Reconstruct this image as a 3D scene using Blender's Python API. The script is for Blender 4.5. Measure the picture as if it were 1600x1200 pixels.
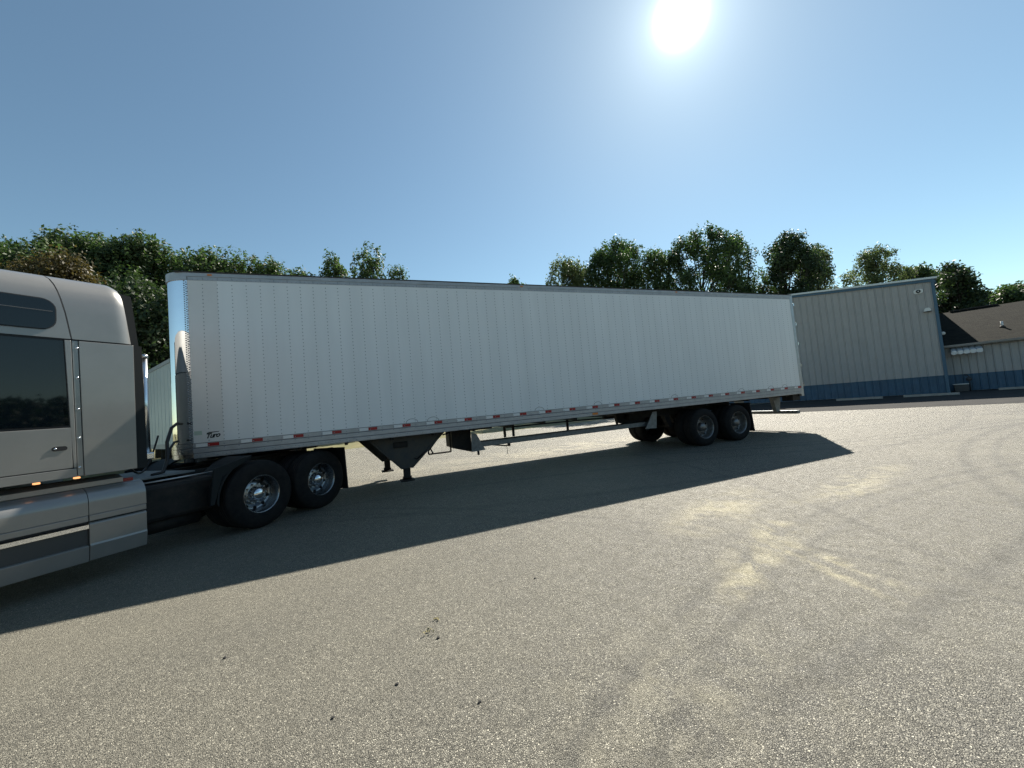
import bpy, bmesh, math, random
import numpy as np
from mathutils import Matrix, Vector

for o in list(bpy.data.objects):
    bpy.data.objects.remove(o)
sc = bpy.context.scene
COL = sc.collection
R = math.radians

# ------------------------------------------------------------------ camera
cam_d = bpy.data.cameras.new('camera')
cam = bpy.data.objects.new('camera', cam_d)
COL.objects.link(cam)
cam_d.sensor_fit = 'HORIZONTAL'
cam_d.sensor_width = 36.0
cam_d.lens = 13.5
cam_d.clip_start = 0.05
cam_d.clip_end = 3000
cr = Vector((0.9272469, -0.3643759, -0.0862744))
cu = Vector((0.0604187, -0.0817948, 0.9948162))
cf = Vector((0.3695439, 0.9276528, 0.0538288))
cam.matrix_world = Matrix(((cr.x, cu.x, -cf.x, 2.805), (cr.y, cu.y, -cf.y, -7.552), (cr.z, cu.z, -cf.z, 1.506), (0, 0, 0, 1)))
sc.camera = cam

# ------------------------------------------------------------------ sky, sun, exposure
SUN = Vector((0.5751, 0.4757, 0.6655)).normalized()
EL = math.asin(SUN.z)
AZ = math.atan2(SUN.x, SUN.y)
SKY_STRENGTH = 0.06
w = bpy.data.worlds.new('World')
sc.world = w
w.use_nodes = True
nt = w.node_tree
for n in list(nt.nodes):
    nt.nodes.remove(n)
def N(tree, kind, **kw):
    n = tree.nodes.new(kind)
    for k, v in kw.items():
        setattr(n, k, v)
    return n
out = N(nt, 'ShaderNodeOutputWorld')
bg = N(nt, 'ShaderNodeBackground')
sky = N(nt, 'ShaderNodeTexSky')
sky.sky_type = 'NISHITA'
sky.sun_disc = False
sky.sun_elevation = EL
sky.sun_rotation = AZ
sky.altitude = 250
sky.air_density = 1.0
sky.dust_density = 0.12
sky.ozone_density = 1.2
bg.inputs['Strength'].default_value = SKY_STRENGTH
# the sun itself stands in the picture: its dazzling disc and the aureole round it
tc = N(nt, 'ShaderNodeTexCoord')
nrm = N(nt, 'ShaderNodeVectorMath', operation='NORMALIZE')
dot = N(nt, 'ShaderNodeVectorMath', operation='DOT_PRODUCT')
dot.inputs[1].default_value = SUN
clampd = N(nt, 'ShaderNodeMath', operation='MINIMUM')
clampd.inputs[1].default_value = 1.0
ang = N(nt, 'ShaderNodeMath', operation='ARCCOSINE')
nt.links.new(tc.outputs['Generated'], nrm.inputs[0])
nt.links.new(nrm.outputs[0], dot.inputs[0])
nt.links.new(dot.outputs['Value'], clampd.inputs[0])
nt.links.new(clampd.outputs[0], ang.inputs[0])
def glow(width, power, amp):
    a = N(nt, 'ShaderNodeMath', operation='DIVIDE'); a.inputs[1].default_value = width
    b = N(nt, 'ShaderNodeMath', operation='POWER'); b.inputs[1].default_value = power
    c = N(nt, 'ShaderNodeMath', operation='MULTIPLY'); c.inputs[1].default_value = -1
    d = N(nt, 'ShaderNodeMath', operation='EXPONENT')
    e = N(nt, 'ShaderNodeMath', operation='MULTIPLY'); e.inputs[1].default_value = amp
    nt.links.new(ang.outputs[0], a.inputs[0]); nt.links.new(a.outputs[0], b.inputs[0]); nt.links.new(b.outputs[0], c.inputs[0])
    nt.links.new(c.outputs[0], d.inputs[0]); nt.links.new(d.outputs[0], e.inputs[0])
    return e.outputs[0]
g1 = glow(0.026, 2.2, 60.0)
g2 = glow(0.045, 1.0, 8.0)
g3 = glow(0.36, 1.0, 1.6)
s1 = N(nt, 'ShaderNodeMath', operation='ADD'); nt.links.new(g1, s1.inputs[0]); nt.links.new(g2, s1.inputs[1])
s2 = N(nt, 'ShaderNodeMath', operation='ADD'); nt.links.new(s1.outputs[0], s2.inputs[0]); nt.links.new(g3, s2.inputs[1])
gc = N(nt, 'ShaderNodeVectorMath', operation='SCALE'); gc.inputs[0].default_value = (0.90, 1.0, 0.97)
nt.links.new(s2.outputs[0], gc.inputs['Scale'])
addv = N(nt, 'ShaderNodeVectorMath', operation='ADD')
tint = N(nt, 'ShaderNodeVectorMath', operation='MULTIPLY'); tint.inputs[1].default_value = (.93, 1.05, .95)
nt.links.new(sky.outputs[0], tint.inputs[0]); nt.links.new(tint.outputs[0], addv.inputs[0]); nt.links.new(gc.outputs[0], addv.inputs[1])
nt.links.new(addv.outputs[0], bg.inputs['Color'])
nt.links.new(bg.outputs[0], out.inputs['Surface'])

sl = bpy.data.lights.new('sun', 'SUN')
sl.energy = 5.0
sl.angle = R(0.53)
sl.color = (1.0, 0.93, 0.82)
so = bpy.data.objects.new('sun', sl)
COL.objects.link(so)
so.rotation_euler = SUN.to_track_quat('Z', 'Y').to_euler()
so.location = (30, 25, 35)

vs = sc.view_settings
vs.view_transform = 'Standard'
vs.look = 'None'
vs.exposure = 1.1
vs.gamma = 1.0
vs.use_curve_mapping = False
sc.cycles.max_bounces = 8
sc.cycles.use_denoising = True
sc.cycles.denoiser = 'OPENIMAGEDENOISE'
sc.cycles.denoising_input_passes = 'RGB_ALBEDO_NORMAL'
sc.cycles.denoising_prefilter = 'NONE'

# ------------------------------------------------------------------ materials
MATS = {}
def mat(name, col=(.5, .5, .5), rough=.5, metal=0., spec=.5, coat=0., emit=None, emit_s=0.,
        noise=None, bump=None, rnd=0., trans=None):
    """noise=(scale, amount, detail[, second colour]) mottles the base colour; bump=(scale, strength, distance)"""
    m = bpy.data.materials.new(name)
    m.use_nodes = True
    t = m.node_tree
    b = t.nodes['Principled BSDF']
    b.inputs['Base Color'].default_value = (*col, 1)
    b.inputs['Roughness'].default_value = rough
    b.inputs['Metallic'].default_value = metal
    b.inputs['Specular IOR Level'].default_value = spec
    b.inputs['Coat Weight'].default_value = coat
    b.inputs['Coat Roughness'].default_value = 0.06
    if emit:
        b.inputs['Emission Color'].default_value = (*emit, 1)
        b.inputs['Emission Strength'].default_value = emit_s
    co = None
    if noise or bump:
        co = N(t, 'ShaderNodeTexCoord')
    cur = None
    if noise:
        nz = N(t, 'ShaderNodeTexNoise')
        nz.inputs['Scale'].default_value = noise[0]
        nz.inputs['Detail'].default_value = noise[2]
        nz.inputs['Roughness'].default_value = 0.65
        t.links.new(co.outputs['Object'], nz.inputs['Vector'])
        mr = N(t, 'ShaderNodeMapRange')
        mr.inputs[1].default_value = .32; mr.inputs[2].default_value = .68
        t.links.new(nz.outputs['Fac'], mr.inputs[0])
        mx = N(t, 'ShaderNodeMix', data_type='RGBA')
        c2 = noise[3] if len(noise) > 3 else tuple(c * (1 - noise[1]) for c in col)
        mx.inputs['A'].default_value = (*col, 1)
        mx.inputs['B'].default_value = (*c2, 1)
        t.links.new(mr.outputs[0], mx.inputs['Factor'])
        cur = mx.outputs['Result']
    if rnd:
        oi = N(t, 'ShaderNodeObjectInfo')
        mr2 = N(t, 'ShaderNodeMapRange')
        mr2.inputs[3].default_value = 1 - rnd; mr2.inputs[4].default_value = 1 + rnd
        t.links.new(oi.outputs['Random'], mr2.inputs[0])
        sv = N(t, 'ShaderNodeVectorMath', operation='SCALE')
        if cur is not None:
            t.links.new(cur, sv.inputs[0])
        else:
            sv.inputs[0].default_value = col
        t.links.new(mr2.outputs[0], sv.inputs['Scale'])
        cur = sv.outputs[0]
    if cur is not None:
        t.links.new(cur, b.inputs['Base Color'])
    if bump:
        bz = N(t, 'ShaderNodeTexNoise')
        bz.inputs['Scale'].default_value = bump[0]
        bz.inputs['Detail'].default_value = 4
        t.links.new(co.outputs['Object'], bz.inputs['Vector'])
        bp = N(t, 'ShaderNodeBump')
        bp.inputs['Strength'].default_value = bump[1]
        bp.inputs['Distance'].default_value = bump[2]
        t.links.new(bz.outputs['Fac'], bp.inputs['Height'])
        t.links.new(bp.outputs[0], b.inputs['Normal'])
    MATS[name] = m
    return m

def leaf_mat(name, col, col2, tcol):
    m = bpy.data.materials.new(name)
    m.use_nodes = True
    t = m.node_tree
    b = t.nodes['Principled BSDF']
    o = t.nodes['Material Output']
    b.inputs['Roughness'].default_value = .55
    b.inputs['Specular IOR Level'].default_value = .3
    g = N(t, 'ShaderNodeNewGeometry')
    mx = N(t, 'ShaderNodeMix', data_type='RGBA')
    mx.inputs['A'].default_value = (*col, 1)
    mx.inputs['B'].default_value = (*col2, 1)
    t.links.new(g.outputs['Random Per Island'], mx.inputs['Factor'])
    t.links.new(mx.outputs['Result'], b.inputs['Base Color'])
    tr = N(t, 'ShaderNodeBsdfTranslucent')
    tr.inputs['Color'].default_value = (*tcol, 1)
    ms = N(t, 'ShaderNodeMixShader')
    ms.inputs[0].default_value = .30
    t.links.new(b.outputs[0], ms.inputs[1]); t.links.new(tr.outputs[0], ms.inputs[2])
    t.links.new(ms.outputs[0], o.inputs['Surface'])
    MATS[name] = m
    return m

def asphalt_mat():
    m = bpy.data.materials.new('asphalt')
    m.use_nodes = True
    t = m.node_tree
    b = t.nodes['Principled BSDF']
    co = N(t, 'ShaderNodeTexCoord')
    L = t.links.new
    def noise(scale, detail=3, rough=.6, dist=0., vec=None):
        n = N(t, 'ShaderNodeTexNoise')
        n.inputs['Scale'].default_value = scale; n.inputs['Detail'].default_value = detail
        n.inputs['Roughness'].default_value = rough; n.inputs['Distortion'].default_value = dist
        L(vec or co.outputs['Object'], n.inputs['Vector'])
        return n.outputs['Fac']
    def rng(v, a, b_, c=0., d=1.):
        r = N(t, 'ShaderNodeMapRange')
        for i, x in enumerate((a, b_, c, d)):
            r.inputs[i + 1].default_value = x
        L(v, r.inputs[0])
        return r.outputs[0]
    def mix(f, a, b_, mode='MIX'):
        x = N(t, 'ShaderNodeMix', data_type='RGBA', blend_type=mode)
        for k, v in (('A', a), ('B', b_)):
            if isinstance(v, tuple):
                x.inputs[k].default_value = (*v, 1)
            else:
                L(v, x.inputs[k])
        if isinstance(f, float):
            x.inputs['Factor'].default_value = f
        else:
            L(f, x.inputs['Factor'])
        return x.outputs['Result']
    def mul(a, b_):
        x = N(t, 'ShaderNodeMath', operation='MULTIPLY')
        L(a, x.inputs[0])
        if isinstance(b_, float):
            x.inputs[1].default_value = b_
        else:
            L(b_, x.inputs[1])
        return x.outputs[0]
    # chippings
    vo = N(t, 'ShaderNodeTexVoronoi'); vo.inputs['Scale'].default_value = 125
    wob = N(t, 'ShaderNodeTexNoise'); wob.inputs['Scale'].default_value = 60
    L(co.outputs['Object'], wob.inputs['Vector'])
    va = N(t, 'ShaderNodeVectorMath', operation='SCALE'); va.inputs['Scale'].default_value = .012
    L(wob.outputs['Color'], va.inputs[0])
    vb = N(t, 'ShaderNodeVectorMath', operation='ADD')
    L(co.outputs['Object'], vb.inputs[0]); L(va.outputs[0], vb.inputs[1])
    L(vb.outputs[0], vo.inputs['Vector'])
    sep = N(t, 'ShaderNodeSeparateColor'); L(vo.outputs['Color'], sep.inputs[0])
    stone = mix(rng(sep.outputs[0], 0., 1.), (.088, .083, .073), (.350, .332, .292))
    pale = rng(sep.outputs[1], .93, .96)
    stone = mix(pale, stone, (.52, .49, .43))
    gap = rng(vo.outputs['Distance'], .0085, .0125)   # in units of the scaled cell
    vd = N(t, 'ShaderNodeTexVoronoi'); vd.feature = 'DISTANCE_TO_EDGE'; vd.inputs['Scale'].default_value = 125
    L(vb.outputs[0], vd.inputs['Vector'])
    edge = rng(vd.outputs['Distance'], .01, .24)
    colr = mix(edge, (.030, .029, .026), stone)
    # worn and dusty areas
    big = noise(.22, 4, .55, .6)
    colr = mix(rng(big, .40, .66, 0., .38), colr, (.215, .200, .165))
    mid = noise(1.6, 5, .6)
    colr = mix(rng(mid, .45, .75, 0., .28), colr, (.095, .090, .082))
    # sandy spill in front of the rear wheels and along the trailer's path
    def patch(cx, cy, rx, ry, ang_, col_, amt, sc_=1.6, lo=.42, hi=.62):
        mp = N(t, 'ShaderNodeMapping'); mp.vector_type = 'TEXTURE'
        mp.inputs['Location'].default_value = (cx, cy, 0)
        mp.inputs['Rotation'].default_value = (0, 0, R(ang_))
        mp.inputs['Scale'].default_value = (rx, ry, 1)
        L(co.outputs['Object'], mp.inputs['Vector'])
        ln = N(t, 'ShaderNodeVectorMath', operation='LENGTH'); L(mp.outputs[0], ln.inputs[0])
        fall = rng(ln.outputs['Value'], 1., .2)
        nn = rng(noise(sc_, 5, .65, .8), lo, hi)
        return mul(mul(fall, nn), amt), col_
    sand = (.36, .325, .235)
    for a in ((6.9, -3.95, 1.5, .5, 18, sand, .75, 2.2), (6.05, -5.05, 1.05, .30, 22, sand, .8, 3.0), (6.36, -5.42, .85, .10, 78, sand, .9, 5.0), (6.14, -5.48, .85, .08, 74, sand, .85, 5.0),
              (5.55, -5.3, .6, .2, 24, sand, .75, 3.0), (6.75, -4.75, .55, .3, 22, sand, .7, 3.0), (9.4, -4.15, 1.7, .36, 8, sand, .8, 2.4), (8.5, -4.45, 1.1, .2, -10, sand, .7, 3.5),
              (4.1, -6.1, 1.2, .8, 20, (.27, .25, .2), .6, 3.), (9., 3.2, 9., 1.6, 3, (.33, .30, .24), .7, 1.2)):
        f, c_ = patch(*a)
        colr = mix(f, colr, c_)
    # rubber: arcs left by turning wheels
    def arc(cx, cy, rad, wd, amt, a0=None):
        mp = N(t, 'ShaderNodeMapping'); mp.vector_type = 'TEXTURE'
        mp.inputs['Location'].default_value = (cx, cy, 0)
        L(co.outputs['Object'], mp.inputs['Vector'])
        ln = N(t, 'ShaderNodeVectorMath', operation='LENGTH'); L(mp.outputs[0], ln.inputs[0])
        sb = N(t, 'ShaderNodeMath', operation='SUBTRACT'); L(ln.outputs['Value'], sb.inputs[0]); sb.inputs[1].default_value = rad
        ab = N(t, 'ShaderNodeMath', operation='ABSOLUTE'); L(sb.outputs[0], ab.inputs[0])
        return mul(mul(rng(ab.outputs[0], wd, wd * .25), rng(noise(2.6, 5, .7), .28, .56)), amt * .9)
    rub = (.055, .053, .050)
    for a in ((14., -19.5, 14.5, .12, .55), (14., -19.5, 14.15, .09, .5), (17., -18., 14.6, .12, .5), (17., -18., 14.25, .09, .45), (2., -22., 22., .12, .4),
              (20., 14., 17.5, .12, .5), (20., 14., 17.1, .09, .45), (30., 30., 33.5, .14, .45), (4., 40., 46.2, .12, .45), (12., 22., 25.0, .14, .35),
              (-3., -9., 10.2, .07, .4), (-3., -9., 9.9, .06, .35), (9., -16., 11.4, .08, .45), (9., -16., 11.1, .07, .4), (-6., 2., 15.2, .09, .35)):
        colr = mix(arc(*a), colr, rub)
    colr = mix(1.0, colr, (1.12, 1.12, 1.03), 'MULTIPLY')
    L(colr, b.inputs['Base Color'])
    # broken oily stains
    rg = rng(noise(9., 4), .3, .7, .62, .82)
    L(rg, b.inputs['Roughness'])
    b.inputs['Specular IOR Level'].default_value = .5
    # relief
    hsum = N(t, 'ShaderNodeMath', operation='ADD')
    L(mul(edge, sep.outputs[2]), hsum.inputs[0])
    L(mul(noise(240, 2), .35), hsum.inputs[1])
    bp = N(t, 'ShaderNodeBump'); bp.inputs['Strength'].default_value = 1.0; bp.inputs['Distance'].default_value = .009
    L(hsum.outputs[0], bp.inputs['Height'])
    bp2 = N(t, 'ShaderNodeBump'); bp2.inputs['Strength'].default_value = .5; bp2.inputs['Distance'].default_value = .03
    L(noise(2.2, 4), bp2.inputs['Height'])
    L(bp2.outputs[0], bp.inputs['Normal'])
    L(bp.outputs[0], b.inputs['Normal'])
    MATS['asphalt'] = m
    return m

def shingle_mat():
    m = bpy.data.materials.new('shingle')
    m.use_nodes = True
    t = m.node_tree
    b = t.nodes['Principled BSDF']
    co = N(t, 'ShaderNodeTexCoord')
    br = N(t, 'ShaderNodeTexBrick')
    br.inputs['Scale'].default_value = 1.0
    br.inputs['Brick Width'].default_value = .30
    br.inputs['Row Height'].default_value = .14
    br.inputs['Mortar Size'].default_value = .008
    br.inputs['Color1'].default_value = (.022, .023, .018, 1)
    br.inputs['Color2'].default_value = (.011, .0115, .010, 1)
    br.inputs['Mortar'].default_value = (.012, .012, .011, 1)
    br.inputs['Bias'].default_value = 0
    t.links.new(co.outputs['Object'], br.inputs['Vector'])
    t.links.new(br.outputs['Color'], b.inputs['Base Color'])
    b.inputs['Roughness'].default_value = .95
    b.inputs['Specular IOR Level'].default_value = .08
    nz = N(t, 'ShaderNodeTexNoise'); nz.inputs['Scale'].default_value = 25
    t.links.new(co.outputs['Object'], nz.inputs['Vector'])
    bp = N(t, 'ShaderNodeBump'); bp.inputs['Strength'].default_value = .7; bp.inputs['Distance'].default_value = .01
    t.links.new(br.outputs['Fac'], bp.inputs['Height']); bp.invert = True
    t.links.new(bp.outputs[0], b.inputs['Normal'])
    MATS['shingle'] = m

def trailer_white():
    """slightly wavy enamelled sheet with faint vertical streaks of road film"""
    m = mat('trailer_white', (.775, .80, .80), .38, spec=.45, rnd=.022)
    t = m.node_tree
    b = t.nodes['Principled BSDF']
    co = N(t, 'ShaderNodeTexCoord')
    mp = N(t, 'ShaderNodeMapping'); mp.inputs['Scale'].default_value = (3.0, 3.0, .35)
    t.links.new(co.outputs['Object'], mp.inputs['Vector'])
    nz = N(t, 'ShaderNodeTexNoise'); nz.inputs['Scale'].default_value = 1.0; nz.inputs['Detail'].default_value = 5
    t.links.new(mp.outputs[0], nz.inputs['Vector'])
    src = b.inputs['Base Color'].links[0].from_socket
    mr = N(t, 'ShaderNodeMapRange'); mr.inputs[1].default_value = .35; mr.inputs[2].default_value = .75; mr.inputs[3].default_value = 1.; mr.inputs[4].default_value = .92
    t.links.new(nz.outputs['Fac'], mr.inputs[0])
    sv = N(t, 'ShaderNodeVectorMath', operation='SCALE')
    t.links.new(src, sv.inputs[0]); t.links.new(mr.outputs[0], sv.inputs['Scale'])
    t.links.new(sv.outputs[0], b.inputs['Base Color'])
    bp = N(t, 'ShaderNodeBump'); bp.inputs['Strength'].default_value = .25; bp.inputs['Distance'].default_value = .02
    t.links.new(nz.outputs['Fac'], bp.inputs['Height'])
    t.links.new(bp.outputs[0], b.inputs['Normal'])

asphalt_mat(); shingle_mat(); trailer_white()
mat('shade_asphalt', (.030, .031, .032), .95, spec=.12, noise=(1.2, .4, 6, (.05, .049, .046)), bump=(60, .5, .01))  # darkened asphalt colour standing in for the buildings' shade
mat('grass_ground', (.10, .105, .035), .95, noise=(.9, .5, 5, (.16, .135, .06)), bump=(12, .8, .05))
mat('sheet_grey', (.71, .715, .70), .42, spec=.45, noise=(1.5, .08, 4))
mat('aluminium', (.50, .51, .52), .42, .85, noise=(6, .22, 5), bump=(3, .06, .02))
mat('rail_alu', (.44, .45, .46), .48, .55, noise=(5, .2, 5))
mat('rail_line', (.10, .105, .11), .6, .4)
mat('chrome', (.80, .82, .84), .045, 1., bump=(2.2, .10, .015))
mat('bright_metal', (.72, .73, .74), .2, 1.)
mat('rivet_metal', (.27, .30, .315), .55, .3)
mat('dark_edge', (.045, .040, .036), .7, .2)
mat('chassis', (.009, .010, .011), .65, spec=.3, noise=(9, .5, 4, (.026, .023, .020)))
mat('chassis_grey', (.035, .042, .047), .55, .2, noise=(7, .4, 4, (.06, .058, .05)))
mat('galvanised', (.22, .24, .25), .5, .7, noise=(14, .35, 3))
mat('rubber', (.008, .008, .009), .9, spec=.25, noise=(8, .4, 3, (.018, .017, .016)))
mat('flap_rubber', (.010, .010, .011), .7)
mat('wheel_alu', (.30, .31, .32), .27, 1., noise=(12, .2, 3))
mat('wheel_steel', (.27, .28, .29), .42, .75, noise=(12, .35, 4, (.16, .14, .12)))
mat('hole', (.004, .004, .004), .9)
mat('tape_white', (.78, .79, .78), .35, noise=(14, .12, 3))
mat('tape_red', (.38, .012, .015), .35, noise=(14, .35, 3))
mat('decal_black', (.008, .008, .009), .5)
mat('decal_halo', (.78, .80, .82), .5)
mat('decal_green', (.42, .52, .44), .5)
mat('amber', (.75, .20, .02), .3, emit=(1, .45, .18), emit_s=.7)
mat('amber_off', (.65, .20, .03), .3)
mat('red_lens', (.25, .01, .01), .25)
mat('truck_paint', (.255, .250, .236), .32, .35, coat=.6, noise=(3.5, .08, 4))
mat('tint_glass', (.003, .006, .009), .03, spec=.5)
mat('seal', (.010, .010, .011), .6)
mat('ext_rubber', (.009, .012, .013), .7, spec=.3)
mat('steps', (.055, .062, .068), .4, .5)
mat('beige_clad', (.41, .395, .375), .55, noise=(1.3, .10, 5), rnd=.03)
mat('blue_clad', (.045, .115, .19), .5, noise=(2., .25, 5), rnd=.04)
mat('blue_trim', (.045, .11, .17), .45)
mat('roof_metal', (.55, .57, .56), .4, .3)
mat('gutter', (.33, .31, .28), .5, noise=(3, .15, 3))
mat('awning_alu', (.62, .66, .69), .35, .3, noise=(5, .1, 3))
mat('concrete', (.36, .34, .30), .85, noise=(6, .3, 5), bump=(30, .3, .01))
mat('lamp_white', (.70, .70, .66), .4)
mat('lamp_dark', (.03, .03, .03), .4)
mat('hvac', (.05, .05, .05), .5, noise=(5, .2, 3))
mat('pipe_white', (.75, .74, .70), .45)
mat('far_white', (.62, .66, .62), .38, spec=.5, noise=(2, .08, 4))
mat('bark', (.034, .030, .025), .9, noise=(6, .5, 5), bump=(14, .8, .04))
mat('hose', (.010, .010, .010), .5)
mat('dry_leaf', (.20, .17, .06), .8)
mat('stone_dark', (.02, .02, .02), .9)
mat('cab_core', (.012, .012, .013), .8)
leaf_mat('leaf_deep', (.028, .052, .019), (.068, .098, .038), (.060, .125, .024))
leaf_mat('leaf_mid', (.040, .068, .026), (.086, .115, .046), (.085, .160, .034))
leaf_mat('leaf_pale', (.070, .096, .038), (.115, .138, .062), (.15, .21, .06))
leaf_mat('leaf_brown', (.046, .042, .016), (.080, .066, .024), (.11, .09, .024))
leaf_mat('leaf_dark', (.018, .036, .017), (.044, .064, .028), (.045, .085, .022))

# ------------------------------------------------------------------ geometry helpers
class MB:
    def __init__(self):
        self.v = []; self.f = []; self.s = []
    def add(self, vs, fs, smooth=False):
        k = len(self.v)
        self.v.extend([tuple(p) for p in vs])
        for f in fs:
            self.f.append(tuple(i + k for i in f)); self.s.append(smooth)
        return self
    def box(self, x0, x1, y0, y1, z0, z1):
        x0, x1 = sorted((x0, x1)); y0, y1 = sorted((y0, y1)); z0, z1 = sorted((z0, z1))
        v = [(x0, y0, z0), (x1, y0, z0), (x1, y1, z0), (x0, y1, z0), (x0, y0, z1), (x1, y0, z1), (x1, y1, z1), (x0, y1, z1)]
        return self.add(v, [(0, 3, 2, 1), (4, 5, 6, 7), (0, 1, 5, 4), (1, 2, 6, 5), (2, 3, 7, 6), (3, 0, 4, 7)])
    def prism(self, pts, axis, a, b, smooth=False):
        """polygon pts (2D) extruded along axis from a to b: 'y' -> (x,z), 'x' -> (y,z), 'z' -> (x,y)"""
        n = len(pts)
        def P(p, t):
            return {'y': (p[0], t, p[1]), 'x': (t, p[0], p[1]), 'z': (p[0], p[1], t)}[axis]
        v = [P(p, a) for p in pts] + [P(p, b) for p in pts]
        area = sum(pts[i][0] * pts[(i + 1) % n][1] - pts[(i + 1) % n][0] * pts[i][1] for i in range(n))
        fl = (area > 0) == (b > a)
        if axis == 'y':
            fl = not fl
        fs = [tuple(range(n)), tuple(range(2 * n - 1, n - 1, -1))] if not fl else [tuple(range(n - 1, -1, -1)), tuple(range(n, 2 * n))]
        self.add(v, fs)
        k = len(self.v) - 2 * n
        for i in range(n):
            j = (i + 1) % n
            q = (k + i, k + j, k + n + j, k + n + i)
            self.f.append(q if fl else q[::-1]); self.s.append(smooth)
        return self
    def tube(self, pts, r, n=8, cap=True, smooth=True):
        pts = [Vector(p) for p in pts]
        rs = r if isinstance(r, (list, tuple)) else [r] * len(pts)
        k = len(self.v)
        ref = None
        for i, p in enumerate(pts):
            d = (pts[min(i + 1, len(pts) - 1)] - pts[max(i - 1, 0)]).normalized()
            if ref is None:
                ref = Vector((0, 0, 1)) if abs(d.z) < .9 else Vector((1, 0, 0))
            a = d.cross(ref).normalized(); b = a.cross(d).normalized(); ref = b
            for j in range(n):
                t = 2 * math.pi * j / n
                self.v.append(tuple(p + (a * math.cos(t) + b * math.sin(t)) * rs[i]))
        for i in range(len(pts) - 1):
            for j in range(n):
                q = (k + i * n + j, k + i * n + (j + 1) % n, k + (i + 1) * n + (j + 1) % n, k + (i + 1) * n + j)
                self.f.append(q[::-1]); self.s.append(smooth)
        if cap:
            self.f.append(tuple(k + j for j in range(n))); self.s.append(False)
            e = k + (len(pts) - 1) * n
            self.f.append(tuple(e + j for j in range(n - 1, -1, -1))); self.s.append(False)
        return self
    def lathe(self, prof, n=32, c=(0, 0, 0), smooth=True):
        """profile of (radius, y) turned about the y axis"""
        k = len(self.v)
        m = len(prof)
        for j in range(n):
            t = 2 * math.pi * j / n
            for r, y in prof:
                self.v.append((c[0] + r * math.cos(t), c[1] + y, c[2] + r * math.sin(t)))
        for j in range(n):
            for i in range(m - 1):
                a = k + j * m + i; b = k + ((j + 1) % n) * m + i
                self.f.append((a, b, b + 1, a + 1)); self.s.append(smooth)
        return self
    def mesh(self, name, material, bevel=0.):
        me = bpy.data.meshes.new(name)
        me.from_pydata(self.v, [], self.f)
        me.polygons.foreach_set('use_smooth', self.s)
        if bevel or any(self.s):
            bm = bmesh.new(); bm.from_mesh(me)
            bmesh.ops.recalc_face_normals(bm, faces=bm.faces)
            if bevel:
                es = [e for e in bm.edges if len(e.link_faces) == 2 and e.calc_face_angle(0) > .6]
                bmesh.ops.bevel(bm, geom=es, offset=bevel, segments=2, profile=.5, affect='EDGES')
            bm.to_mesh(me); bm.free()
        me.materials.append(MATS[material])
        me.update()
        return me
    def build(self, name, material, parent=None, loc=(0, 0, 0), rz=0., bevel=0., label=None, kind=None):
        return link(name, self.mesh(name, material, bevel), parent, loc, rz, label, kind)

def link(name, data, parent=None, loc=(0, 0, 0), rz=0., label=None, kind=None):
    o = bpy.data.objects.new(name, data)
    COL.objects.link(o)
    o.location = loc
    o.rotation_euler = (0, 0, rz)
    if parent:
        o.parent = parent
    if label:
        o['label'] = label
    if kind:
        o['kind'] = kind
    return o
def tag(o, label, cat, group=None):
    o['label'] = label; o['category'] = cat
    if group:
        o['group'] = group
    return o
def thing(name, label, cat, loc=(0, 0, 0), rz=0., group=None):
    return tag(link(name, None, None, loc, rz), label, cat, group)
def part(name, parent, loc=(0, 0, 0), rz=0., label=None):
    """an Empty that only gathers sub-parts"""
    return link(name, None, parent, loc, rz, label)
def copy_tree(o, parent=None):
    c = o.copy(); COL.objects.link(c)
    c.parent = parent
    for ch in list(o.children):
        copy_tree(ch, c)
    return c

# ================================================================== THE GROUND
g = MB(); g.add([(-900, -900, -.02), (900, -900, -.02), (900, 900, -.02), (-900, 900, -.02)], [(0, 1, 2, 3)])
g.build('ground', 'grass_ground', kind='structure')
lot = MB()
lp = [(-70, -70), (75, -70), (75, 30), (52, 30), (24, 15.5), (15, 13.6), (6, 13.8), (-8, 13.2), (-30, 14), (-70, 14)]
lot.add([(x, y, 0) for x, y in lp], [tuple(range(len(lp)))])
lot.build('parking_lot', 'asphalt', kind='structure')

shade = MB()  # dark sheet laid on the lot to lengthen the buildings' cast shadow
shade_pts = [(19.5, 12.0), (21.4, 5.6), (23.0, 1.8), (24.7, -1.4), (29.5, -8.5), (40, -22), (60, -22), (60, 12)]
shade.add([(x, y, .004) for x, y in shade_pts], [tuple(range(len(shade_pts)))])
shade.build('building_shade_strip', 'shade_asphalt', kind='structure')

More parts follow.
